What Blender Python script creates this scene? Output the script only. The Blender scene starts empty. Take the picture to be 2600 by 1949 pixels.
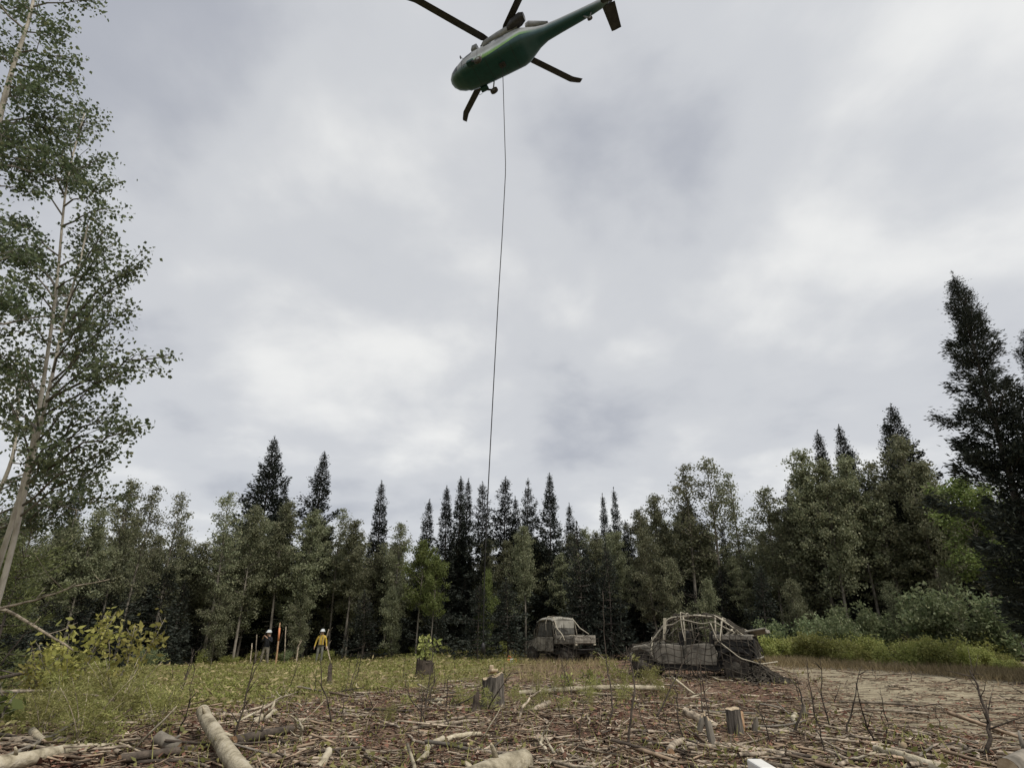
import bpy, math, random
import numpy as np
from mathutils import Vector, Matrix, Euler
random.seed(7)
RNG = np.random.default_rng(7)
R = math.radians
SC = bpy.context.scene
COL = SC.collection

# ------------------------------------------------------------------ camera
TILT = math.atan(625.0 / 1300.0)
CAM_H = 1.5
cam = bpy.data.cameras.new('camera')
cam.sensor_fit = 'HORIZONTAL'; cam.sensor_width = 36.0; cam.lens = 18.0
cam.clip_start = 0.05; cam.clip_end = 3000
camo = bpy.data.objects.new('camera', cam)
camo.location = (0, 0, CAM_H); camo.rotation_euler = (R(90) + TILT, 0, 0)
COL.objects.link(camo); SC.camera = camo

# ------------------------------------------------------------------ world: overcast sky
W = bpy.data.worlds.new('World'); SC.world = W; W.use_nodes = True
SUN_DIR = Vector((0.45, -0.40, 0.85)).normalized()      # towards the sun
def build_world():
    nt = W.node_tree; nt.nodes.clear(); L = nt.links.new
    N = lambda t, **k: _setn(nt.nodes.new(t), k)
    def _setn(n, k):
        for a, b in k.items(): setattr(n, a, b)
        return n
    out = N('ShaderNodeOutputWorld')
    sky = N('ShaderNodeTexSky', sky_type='NISHITA', sun_disc=False)
    sky.sun_elevation = math.asin(SUN_DIR.z); sky.sun_rotation = math.atan2(SUN_DIR.x, SUN_DIR.y)
    bg1 = N('ShaderNodeBackground'); bg1.inputs['Strength'].default_value = 0.06
    L(sky.outputs[0], bg1.inputs['Color'])
    tc = N('ShaderNodeTexCoord'); sep = N('ShaderNodeSeparateXYZ'); L(tc.outputs['Generated'], sep.inputs[0])
    def m(op, a, b=None, c=None):
        n = N('ShaderNodeMath', operation=op)
        for i, v in enumerate((a, b, c)):
            if v is None: continue
            if isinstance(v, (int, float)): n.inputs[i].default_value = v
            else: L(v, n.inputs[i])
        return n.outputs[0]
    zc = m('ADD', m('MAXIMUM', sep.outputs[2], 0.0), 0.30)
    px = m('DIVIDE', sep.outputs[0], zc); py = m('DIVIDE', sep.outputs[1], zc)
    cmb = N('ShaderNodeCombineXYZ'); L(px, cmb.inputs[0]); L(py, cmb.inputs[1]); cmb.inputs[2].default_value = 3.7
    def noise(scale, det, rough, dist, off):
        mp = N('ShaderNodeMapping'); mp.inputs['Location'].default_value = off
        L(cmb.outputs[0], mp.inputs[0])
        n = N('ShaderNodeTexNoise'); n.inputs['Scale'].default_value = scale; n.inputs['Detail'].default_value = det
        n.inputs['Roughness'].default_value = rough; n.inputs['Distortion'].default_value = dist
        L(mp.outputs[0], n.inputs['Vector']); return n.outputs[0]
    n1 = noise(1.15, 5, 0.46, 0.25, (2.3, 0.9, 0)); n2 = noise(2.7, 7, 0.50, 0.15, (5.1, 1.2, 0))
    v = m('ADD', m('MULTIPLY', n1, 0.56), m('MULTIPLY', n2, 0.44))
    ramp = N('ShaderNodeValToRGB'); cr = ramp.color_ramp; cr.interpolation = 'EASE'
    cr.elements[0].position = 0.36; cr.elements[0].color = (0.42, 0.437, 0.482, 1)
    cr.elements[1].position = 0.65; cr.elements[1].color = (0.82, 0.82, 0.805, 1)
    e = cr.elements.new(0.50); e.color = (0.595, 0.607, 0.630, 1)
    L(v, ramp.inputs[0])
    bg2 = N('ShaderNodeBackground'); bg2.inputs['Strength'].default_value = 0.525
    L(ramp.outputs[0], bg2.inputs['Color'])
    mix = N('ShaderNodeMixShader'); mix.inputs[0].default_value = 0.93
    L(bg1.outputs[0], mix.inputs[1]); L(bg2.outputs[0], mix.inputs[2]); L(mix.outputs[0], out.inputs['Surface'])
build_world()

sun = bpy.data.lights.new('sun', 'SUN'); sun.energy = 1.5; sun.angle = R(12); sun.color = (1.0, 0.95, 0.87)
suno = bpy.data.objects.new('sun', sun); COL.objects.link(suno)
suno.rotation_euler = (-SUN_DIR).to_track_quat('-Z', 'Y').to_euler(); suno.location = (20, -20, 60)

VS = SC.view_settings
VS.view_transform = 'Standard'; VS.look = 'None'; VS.exposure = 1.06; VS.gamma = 1.0
SC.render.engine = 'CYCLES'
CY = SC.cycles
CY.max_bounces = 5; CY.diffuse_bounces = 3; CY.glossy_bounces = 2; CY.transmission_bounces = 3
CY.transparent_max_bounces = 4; CY.sample_clamp_indirect = 4; CY.caustics_reflective = False; CY.caustics_refractive = False
CY.use_denoising = True
CY.use_adaptive_sampling = False

# ------------------------------------------------------------------ geometry helpers
CT, ST = math.cos(TILT), math.sin(TILT)
def ray(px, py):
    u = (px - 1300.0) / 1300.0; v = (974.5 - py) / 1300.0
    return np.array([u, CT - v * ST, ST + v * CT])
def at(px, py, Y):
    d = ray(px, py); return np.array([0, 0, CAM_H]) + d * (Y / d[1])

def _h(ix, iy, s):
    n = (ix * 374761393 + iy * 668265263 + s * 982451653) & 0x7fffffff
    n = ((n ^ (n >> 13)) * 1274126177) & 0x7fffffff
    return ((n ^ (n >> 16)) & 0xffff) / 65535.0
def vnoise(x, y, s=0):
    x = np.asarray(x, float); y = np.asarray(y, float)
    ix = np.floor(x).astype(np.int64); iy = np.floor(y).astype(np.int64)
    fx = x - ix; fy = y - iy; fx = fx * fx * (3 - 2 * fx); fy = fy * fy * (3 - 2 * fy)
    a = _h(ix, iy, s); b = _h(ix + 1, iy, s); c = _h(ix, iy + 1, s); d = _h(ix + 1, iy + 1, s)
    return (a * (1 - fx) + b * fx) * (1 - fy) + (c * (1 - fx) + d * fx) * fy - 0.5
def smooth(a, b, x):
    t = np.clip((np.asarray(x, float) - a) / (b - a), 0, 1); return t * t * (3 - 2 * t)

def gz(x, y):
    x = np.asarray(x, float); y = np.asarray(y, float)
    z = 0.30 * vnoise(x / 6.5, y / 6.5, 1) + 0.13 * vnoise(x / 1.9, y / 1.9, 2)
    z = z - 0.30 * smooth(-3, -12, x) * smooth(20, 32, y)
    z = z + 0.20 * smooth(1, 5, x) * smooth(13, 18, y) * (1 - smooth(24, 32, y))
    z = z + 0.16 * smooth(-3, -7, x) * (1 - smooth(9, 16, y))
    return z
def gz_fine(x, y):
    mud = zone_mud(x, y)
    rough = 1 - 0.5 * mud
    return gz(x, y) + rough * (0.10 * vnoise(np.asarray(x) / .55, np.asarray(y) / .55, 3) + 0.06 * vnoise(np.asarray(x) / .21, np.asarray(y) / .21, 4))
def zone_green(x, y):
    xb = np.where(np.asarray(y) < 12, -6.3, np.minimum(-6.3 + (np.asarray(y) - 12) * .50, 1.0))
    w = 2.2 * vnoise(np.asarray(x) / 2.0, np.asarray(y) / 2.0, 11) + 1.3 * vnoise(np.asarray(x) / .6, np.asarray(y) / .6, 12)
    return smooth(1.0, -1.3, x - xb + w)
def zone_mud(x, y):
    xb = 5.2 + (np.asarray(y, float) - 8) * .30
    w = 2.0 * vnoise(np.asarray(x) / 2.4, np.asarray(y) / 2.4, 13) + .8 * vnoise(np.asarray(x) / .5, np.asarray(y) / .5, 14)
    return smooth(-.9, 1.5, x - xb + w)
def zone_red(x, y):
    n = vnoise(np.asarray(x) / 1.7, np.asarray(y) / 2.6, 21) + .5 * vnoise(np.asarray(x) / .5, np.asarray(y) / .5, 22)
    return (.95 * smooth(-.1, .45, n)) * (1 - zone_green(x, y)) * (1 - zone_mud(x, y))

def on_ground(px, py, h=0.0):
    """point on the ray through a picture point where it is h above the ground"""
    d = ray(px, py); t = 3.0; o = np.array([0, 0, CAM_H])
    while t < 120:
        p = o + d * t
        if p[2] < gz(p[0], p[1]) + h: break
        t += .03
    return o + d * t
def lift(p, h=0.0):
    return np.array([p[0], p[1], float(gz(p[0], p[1])) + h])

def mesh_np(name, V, F, mats=(), midx=None, smoothf=False):
    """mesh from numpy arrays; F is (k,3|4) or a list of such"""
    me = bpy.data.meshes.new(name)
    V = np.asarray(V, np.float32).reshape(-1, 3)
    Fs = F if isinstance(F, list) else [F]
    Fs = [np.asarray(f, np.int32) for f in Fs if len(f)]
    loops = np.concatenate([f.ravel() for f in Fs]); tot = np.concatenate([np.full(len(f), f.shape[1], np.int32) for f in Fs])
    start = np.concatenate([[0], np.cumsum(tot)[:-1]]).astype(np.int32)
    me.vertices.add(len(V)); me.vertices.foreach_set('co', V.ravel())
    me.loops.add(len(loops)); me.loops.foreach_set('vertex_index', loops)
    me.polygons.add(len(tot)); me.polygons.foreach_set('loop_start', start); me.polygons.foreach_set('loop_total', tot)
    for m in mats: me.materials.append(m)
    if midx is not None: me.polygons.foreach_set('material_index', np.asarray(midx, np.int32))
    if smoothf: me.polygons.foreach_set('use_smooth', np.ones(len(tot), bool))
    me.update(calc_edges=True); me.validate()
    return me

class MB:
    """collects quads / ngons of one part"""
    def __init__(s): s.v = []; s.f = []; s.m = []
    def add(s, V, F, m=0):
        o = len(s.v); s.v += [tuple(map(float, p)) for p in V]
        for f in F: s.f.append(tuple(i + o for i in f)); s.m.append(m)
    def box(s, c, d, rot=None, m=0, taper=1.0):
        hx, hy, hz = d[0] / 2, d[1] / 2, d[2] / 2; P = []
        for z, t in ((-hz, 1.0), (hz, taper)):
            for x, y in ((-hx, -hy), (hx, -hy), (hx, hy), (-hx, hy)):
                p = Vector((x * t, y * t, z))
                if rot is not None: p = rot @ p
                P.append(p + Vector(c))
        s.add(P, [(3, 2, 1, 0), (4, 5, 6, 7), (0, 1, 5, 4), (1, 2, 6, 5), (2, 3, 7, 6), (3, 0, 4, 7)], m)
    def tube(s, P, r, n=6, m=0, cap=True, capm=None, jit=0.0, rnd=None, closed=False):
        P = [Vector(p) for p in P]; k = len(P)
        rr = r if hasattr(r, '__len__') else [r] * k
        o = len(s.v); prev = None
        for i, p in enumerate(P):
            t = (P[min(i + 1, k - 1)] - P[max(i - 1, 0)]) if not closed else (P[(i + 1) % k] - P[i - 1])
            if t.length < 1e-9: t = Vector((0, 0, 1))
            t.normalize()
            if prev is None:
                a = Vector((0, 0, 1)) if abs(t.z) < .9 else Vector((1, 0, 0)); prev = t.cross(a).normalized()
            prev = (prev - t * prev.dot(t)).normalized(); b = t.cross(prev)
            for j in range(n):
                a = 2 * math.pi * j / n; q = rr[i] * (1 + (jit * (rnd.random() - .5) * 2 if rnd else 0))
                s.v.append(tuple(p + prev * (math.cos(a) * q) + b * (math.sin(a) * q)))
        for i in range(k - (0 if closed else 1)):
            i2 = (i + 1) % k
            for j in range(n):
                j2 = (j + 1) % n
                s.f.append((o + i * n + j, o + i * n + j2, o + i2 * n + j2, o + i2 * n + j)); s.m.append(m)
        if cap and not closed:
            cm = m if capm is None else capm
            s.f.append(tuple(o + j for j in reversed(range(n)))); s.m.append(cm)
            s.f.append(tuple(o + (k - 1) * n + j for j in range(n))); s.m.append(cm)
    def mesh(s, name, mats, smoothf=False):
        me = bpy.data.meshes.new(name); me.from_pydata(s.v, [], s.f)
        for m in mats: me.materials.append(m)
        me.polygons.foreach_set('material_index', s.m)
        if smoothf: me.polygons.foreach_set('use_smooth', [True] * len(s.f))
        me.update(); return me
    def build(s, name, mats, parent=None, smoothf=False, bevel=0):
        mats = mats if isinstance(mats, (list, tuple)) else [mats]
        o = obj(name, s.mesh(name, mats, smoothf), parent)
        if bevel:
            b = o.modifiers.new('bevel', 'BEVEL'); b.width = bevel; b.segments = 2; b.limit_method = 'ANGLE'; b.angle_limit = R(40)
        return o

def obj(name, me, parent=None):
    o = bpy.data.objects.new(name, me); COL.objects.link(o)
    if parent is not None: o.parent = parent
    return o
def tag(o, label, cat, group=None):
    o['label'] = label; o['category'] = cat
    if group: o['group'] = group
    return o
def thing(name, label, cat, loc=(0, 0, 0), rotz=0.0, group=None):
    o = bpy.data.objects.new(name, None); COL.objects.link(o)
    o.location = tuple(map(float, loc)); o.rotation_euler = (0, 0, rotz); o.empty_display_size = .2
    return tag(o, label, cat, group)
def kind(o, k): o['kind'] = k; return o

def strips(V0, V1, r0, r1, n=3):
    """many single-segment tapered prisms at once"""
    V0 = np.asarray(V0, float); V1 = np.asarray(V1, float); k = len(V0)
    t = V1 - V0; t /= np.linalg.norm(t, axis=1, keepdims=True) + 1e-9
    a = np.where(np.abs(t[:, 2:3]) < .9, np.array([[0, 0, 1.]]), np.array([[1., 0, 0]]))
    e1 = np.cross(t, a); e1 /= np.linalg.norm(e1, axis=1, keepdims=True); e2 = np.cross(t, e1)
    V = []
    for P, r in ((V0, r0), (V1, r1)):
        r = np.broadcast_to(np.asarray(r, float), (k,))[:, None]
        for j in range(n):
            an = 2 * math.pi * j / n
            V.append(P + r * (math.cos(an) * e1 + math.sin(an) * e2))
    V = np.stack(V, 1).reshape(-1, 3); b = (np.arange(k) * 2 * n)[:, None]
    F = [np.stack([b[:, 0] + j, b[:, 0] + (j + 1) % n, b[:, 0] + n + (j + 1) % n, b[:, 0] + n + j], 1) for j in range(n)]
    return V, np.concatenate(F)
def unit(n, rng=RNG):
    v = rng.normal(size=(n, 3)); return v / np.linalg.norm(v, axis=1, keepdims=True)
def leaves(C, U, V, L, Wd, fold=.0, belly=.45):
    """kite shaped leaf faces"""
    k = len(C); L = np.broadcast_to(L, (k,))[:, None]; Wd = np.broadcast_to(Wd, (k,))[:, None]
    N = np.cross(U, V)
    mid = C + U * L * belly - N * (Wd * fold)
    P = np.stack([C, mid + V * Wd * .5 + N * (Wd * fold * 2), C + U * L, mid - V * Wd * .5 + N * (Wd * fold * 2)], 1).reshape(-1, 3)
    return P, np.arange(4 * k).reshape(-1, 4)
def perp(U, rng=RNG):
    a = unit(len(U), rng); v = np.cross(U, a); return v / (np.linalg.norm(v, axis=1, keepdims=True) + 1e-9)
def nrm(v): return v / (np.linalg.norm(v, axis=-1, keepdims=True) + 1e-9)

# ------------------------------------------------------------------ materials
def newmat(name):
    m = bpy.data.materials.new(name); m.use_nodes = True; nt = m.node_tree; nt.nodes.clear()
    return m, nt, nt.nodes.new, nt.links.new
def foliage(name, c1, c2, trans=.35, rough=.55, c3=None):
    m, nt, N, L = newmat(name)
    out = N('ShaderNodeOutputMaterial'); geo = N('ShaderNodeNewGeometry'); oi = N('ShaderNodeObjectInfo')
    mx = N('ShaderNodeValToRGB'); cr = mx.color_ramp
    cr.elements[0].color = (*c1, 1); cr.elements[1].color = (*c2, 1)
    if c3: e = cr.elements.new(.93); e.color = (*c2, 1); cr.elements[-1].color = (*c3, 1)
    L(geo.outputs['Random Per Island'], mx.inputs[0])
    hs = N('ShaderNodeHueSaturation'); L(mx.outputs[0], hs.inputs['Color'])
    mr = N('ShaderNodeMapRange'); mr.inputs['To Min'].default_value = .72; mr.inputs['To Max'].default_value = 1.3
    L(oi.outputs['Random'], mr.inputs[0]); L(mr.outputs[0], hs.inputs['Value'])
    mh = N('ShaderNodeMapRange'); mh.inputs['To Min'].default_value = .488; mh.inputs['To Max'].default_value = .512
    L(oi.outputs['Random'], mh.inputs[0]); L(mh.outputs[0], hs.inputs['Hue'])
    p = N('ShaderNodeBsdfPrincipled'); p.inputs['Roughness'].default_value = rough; p.inputs['Specular IOR Level'].default_value = .25
    L(hs.outputs[0], p.inputs['Base Color'])
    t = N('ShaderNodeBsdfTranslucent'); L(hs.outputs[0], t.inputs['Color'])
    s = N('ShaderNodeMixShader'); s.inputs[0].default_value = trans
    L(p.outputs[0], s.inputs[1]); L(t.outputs[0], s.inputs[2]); L(s.outputs[0], out.inputs['Surface'])
    return m
def surf(name, c1, c2, scale=(3, 3, 3), detail=5, rough=.85, bump=.2, bscale=None, c3=None, metal=0, spec=.3, pos=(.35, .65), island=False, objvar=.0):
    """procedural two/three tone surface in object coordinates with fine relief"""
    m, nt, N, L = newmat(name)
    out = N('ShaderNodeOutputMaterial'); tc = N('ShaderNodeTexCoord'); mp = N('ShaderNodeMapping')
    mp.inputs['Scale'].default_value = scale; L(tc.outputs['Object'], mp.inputs[0])
    if island or objvar:
        oi = N('ShaderNodeObjectInfo'); ad = N('ShaderNodeVectorMath'); ad.operation = 'ADD'
        L(mp.outputs[0], ad.inputs[0]); ml = N('ShaderNodeMath'); ml.operation = 'MULTIPLY'; ml.inputs[1].default_value = 37.
        L(oi.outputs['Random'], ml.inputs[0]); L(ml.outputs[0], ad.inputs[1]); vec = ad.outputs[0]
    else: vec = mp.outputs[0]
    n = N('ShaderNodeTexNoise'); n.inputs['Scale'].default_value = 1.0; n.inputs['Detail'].default_value = detail; n.inputs['Roughness'].default_value = .62
    L(vec, n.inputs['Vector'])
    r = N('ShaderNodeValToRGB'); cr = r.color_ramp; cr.elements[0].position = pos[0]; cr.elements[1].position = pos[1]
    cr.elements[0].color = (*c1, 1); cr.elements[1].color = (*c2, 1)
    if c3: e = cr.elements.new(min(.98, pos[1] + .12)); e.color = (*c3, 1)
    L(n.outputs[0], r.inputs[0]); colr = r.outputs[0]
    if island or objvar:
        src = None
        if island:
            g = N('ShaderNodeNewGeometry'); src = g.outputs['Random Per Island']
        else: src = oi.outputs['Random']
        hs = N('ShaderNodeHueSaturation'); mr = N('ShaderNodeMapRange'); k = objvar or .5
        mr.inputs['To Min'].default_value = 1 - k; mr.inputs['To Max'].default_value = 1 + k
        L(src, mr.inputs[0]); L(mr.outputs[0], hs.inputs['Value']); L(colr, hs.inputs['Color']); colr = hs.outputs[0]
    p = N('ShaderNodeBsdfPrincipled'); p.inputs['Roughness'].default_value = rough; p.inputs['Metallic'].default_value = metal
    p.inputs['Specular IOR Level'].default_value = spec; L(colr, p.inputs['Base Color'])
    if bump:
        b = N('ShaderNodeBump'); b.inputs['Strength'].default_value = bump; b.inputs['Distance'].default_value = .03
        n2 = N('ShaderNodeTexNoise'); n2.inputs['Scale'].default_value = bscale or 3.; n2.inputs['Detail'].default_value = 6
        L(vec, n2.inputs['Vector']); L(n2.outputs[0], b.inputs['Height']); L(b.outputs[0], p.inputs['Normal'])
    L(p.outputs[0], out.inputs['Surface']); return m

M = {}
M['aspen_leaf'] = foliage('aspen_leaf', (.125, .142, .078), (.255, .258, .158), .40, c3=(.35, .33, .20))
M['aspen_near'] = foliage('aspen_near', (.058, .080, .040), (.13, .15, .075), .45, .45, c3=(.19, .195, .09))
M['bright_leaf'] = foliage('bright_leaf', (.10, .135, .036), (.19, .215, .075), .42)
M['yellow_leaf'] = foliage('yellow_leaf', (.22, .22, .055), (.44, .40, .13), .40)
M['spruce'] = foliage('spruce_needles', (.016, .022, .018), (.050, .056, .042), .10, .7)
M['spruce_lit_green'] = foliage('spruce_lit_green', (.06, .075, .028), (.17, .18, .07), .25, .7)  # yellow-green of sunlit boughs is put into this lighter needle colour
M['shrub_leaf'] = foliage('shrub_leaf', (.11, .15, .07), (.25, .28, .15), .40, c3=(.42, .42, .25))
M['shrub_light'] = foliage('shrub_light', (.20, .23, .065), (.40, .40, .14), .40)
M['cover_leaf'] = foliage('cover_leaf', (.13, .14, .04), (.33, .30, .115), .35, c3=(.52, .46, .30))
M['lime_leaf'] = foliage('lime_leaf', (.14, .155, .04), (.29, .285, .09), .35)
M['straw'] = foliage('straw', (.20, .16, .085), (.42, .34, .19), .3, .8)
M['dry_leaf'] = foliage('dry_leaf', (.055, .025, .016), (.30, .160, .108), .1, .9, c3=(.58, .48, .38))
M['fern'] = foliage('fern_leaf', (.18, .19, .055), (.38, .365, .14), .38)
M['aspen_bark'] = surf('aspen_bark', (.30, .265, .21), (.47, .43, .36), (9, 9, 3), 4, .85, .25, 3, objvar=.18, pos=(.36, .58))
M['tree_bark'] = surf('tree_bark', (.085, .075, .06), (.22, .195, .16), (6, 6, 2), 5, .9, .3, 3, objvar=.35)
M['spruce_bark'] = surf('spruce_bark', (.055, .045, .038), (.12, .10, .085), (8, 8, 3), 5, .95, .4, 3)
M['log_bark'] = surf('log_bark', (.11, .09, .055), (.40, .35, .25), (6, 6, 6), 8, .85, .6, 5, c3=(.47, .42, .32), objvar=.14, pos=(.30, .52))
M['stick_pale'] = surf('stick_pale', (.10, .080, .058), (.43, .36, .27), (9, 9, 9), 7, .9, .5, 4, objvar=.42, pos=(.34, .60))
M['stick_dark'] = surf('stick_dark', (.030, .024, .019), (.095, .075, .058), (8, 8, 8), 5, .95, .4, 4, objvar=.3)
M['twig_mix'] = surf('twig_mix', (.055, .037, .026), (.30, .225, .155), (5, 5, 5), 3, .9, 0, island=True, objvar=.65)
M['slash'] = surf('slash', (.06, .046, .034), (.44, .365, .275), (6, 6, 6), 6, .9, .3, 4, pos=(.36, .60))
M['cut_wood'] = surf('cut_wood', (.30, .225, .14), (.50, .41, .28), (14, 14, 14), 5, .8, .15, 5)
M['cut_orange'] = surf('cut_orange', (.30, .16, .085), (.48, .33, .20), (14, 14, 14), 5, .8, .15, 5)
M['old_bark'] = surf('old_bark', (.035, .030, .025), (.20, .175, .145), (22, 22, 2.2), 6, .95, .8, 2.5, pos=(.38, .62))
M['rubber'] = surf('rubber', (.022, .020, .018), (.085, .072, .058), (6, 6, 6), 5, .95, .3, 6)
M['dusty_metal'] = surf('dusty_metal', (.16, .145, .12), (.34, .315, .265), (5, 5, 5), 5, .75, .1, 6)
M['dusty_panel'] = surf('dusty_panel', (.075, .068, .055), (.36, .33, .27), (3.5, 3.5, 3.5), 6, .7, .15, 7, pos=(.32, .66))
M['mud_rim'] = surf('mud_rim', (.04, .036, .030), (.14, .125, .10), (6, 6, 6), 5, .9, .2, 6)
M['dusty_canvas'] = surf('dusty_canvas', (.20, .19, .16), (.34, .325, .28), (4, 4, 4), 6, .9, .35, 3)
M['black_plastic'] = surf('black_plastic', (.012, .012, .012), (.04, .037, .033), (5, 5, 5), 4, .6, .1, 6)
M['glass_dusty'] = surf('glass_dusty', (.055, .055, .052), (.13, .125, .11), (4, 4, 4), 5, .35, 0)
M['net'] = surf('net_cord', (.022, .019, .015), (.085, .072, .055), (9, 9, 9), 3, .9, 0)
M['net_pale'] = surf('net_strap', (.28, .25, .19), (.46, .42, .33), (9, 9, 9), 3, .9, 0)

# ------------------------------------------------------------------ ground
def build_ground():
    ys = [-400, -120, -40, -15, -5, 0]; y = 3.0
    while y < 60: ys.append(y); y += max(.085, .0135 * y)
    ys += [62, 66, 72, 80, 95, 130, 250, 600]
    xs = np.concatenate([[-600, -250, -120, -80, -60, -50], np.arange(-44, -16, .6), np.arange(-16, -9, .16), np.arange(-9, 10, .095), np.arange(10, 17, .16), np.arange(17, 45, .6), [50, 60, 80, 120, 250, 600]])
    ys = np.array(ys)
    X, Y = np.meshgrid(xs, ys); Z = gz_fine(X, Y)
    far = smooth(70, 130, np.hypot(X, Y)); Z = Z * (1 - far)
    V = np.stack([X, Y, Z], -1).reshape(-1, 3); nx = len(xs)
    i = np.arange(len(ys) - 1)[:, None] * nx + np.arange(nx - 1)[None]; i = i.ravel()
    F = np.stack([i, i + 1, i + nx + 1, i + nx], 1)
    m, nt, N, L = newmat('ground')
    out = N('ShaderNodeOutputMaterial'); at_ = N('ShaderNodeAttribute'); at_.attribute_name = 'zone'
    sep = N('ShaderNodeSeparateColor'); L(at_.outputs['Color'], sep.inputs[0])
    tc = N('ShaderNodeTexCoord')
    def noise(sc, det, rg=.6, stretch=None):
        n = N('ShaderNodeTexNoise'); n.inputs['Scale'].default_value = sc; n.inputs['Detail'].default_value = det; n.inputs['Roughness'].default_value = rg
        if stretch:
            mp = N('ShaderNodeMapping'); mp.inputs['Scale'].default_value = stretch; L(tc.outputs['Object'], mp.inputs[0]); L(mp.outputs[0], n.inputs['Vector'])
        else: L(tc.outputs['Object'], n.inputs['Vector'])
        return n.outputs[0]
    def ramp(v, *st):
        r = N('ShaderNodeValToRGB'); cr = r.color_ramp
        cr.elements[0].position = st[0][0]; cr.elements[0].color = (*st[0][1], 1)
        cr.elements[1].position = st[-1][0]; cr.elements[1].color = (*st[-1][1], 1)
        for p, c in st[1:-1]: e = cr.elements.new(p); e.color = (*c, 1)
        L(v, r.inputs[0]); return r.outputs[0]
    def mix(f, a, b):
        x = N('ShaderNodeMix'); x.data_type = 'RGBA'; L(f, x.inputs[0]); L(a, x.inputs[6]); L(b, x.inputs[7]); return x.outputs[2]
    fine = noise(16, 7, .72); mid = noise(3.5, 6, .65); streak = noise(5, 6, .68, (.35, 1.6, 1))
    brown = ramp(fine, (.32, (.028, .020, .014)), (.47, (.115, .076, .052)), (.58, (.24, .170, .118)), (.72, (.38, .295, .22)))
    green = ramp(fine, (.30, (.05, .047, .022)), (.5, (.18, .17, .068)), (.7, (.36, .32, .16)))
    mud = ramp(streak, (.33, (.085, .068, .047)), (.45, (.235, .198, .135)), (.60, (.38, .33, .23)))
    red = ramp(fine, (.30, (.045, .026, .019)), (.5, (.155, .092, .066)), (.7, (.32, .225, .165)))
    c = mix(sep.outputs[2], brown, red); c = mix(sep.outputs[0], c, green); c = mix(sep.outputs[1], c, mud)
    p = N('ShaderNodeBsdfPrincipled'); p.inputs['Roughness'].default_value = .95; p.inputs['Specular IOR Level'].default_value = .15
    L(c, p.inputs['Base Color'])
    b = N('ShaderNodeBump'); b.inputs['Strength'].default_value = .9; b.inputs['Distance'].default_value = .05
    ad = N('ShaderNodeMath'); ad.operation = 'ADD'; L(fine, ad.inputs[0]); L(mid, ad.inputs[1]); L(ad.outputs[0], b.inputs['Height'])
    L(b.outputs[0], p.inputs['Normal']); L(p.outputs[0], out.inputs['Surface'])
    me = mesh_np('ground', V, F, [m], smoothf=True)
    ca = me.color_attributes.new('zone', 'FLOAT_COLOR', 'POINT')
    g = zone_green(V[:, 0], V[:, 1]); mu = zone_mud(V[:, 0], V[:, 1]); rd = zone_red(V[:, 0], V[:, 1])
    ca.data.foreach_set('color', np.stack([g, mu, rd, np.ones(len(V))], 1).astype(np.float32).ravel())
    o = kind(obj('ground', me), 'structure'); o['label'] = 'churned forest clearing floor of soil, moss and brush'
build_ground()

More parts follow.
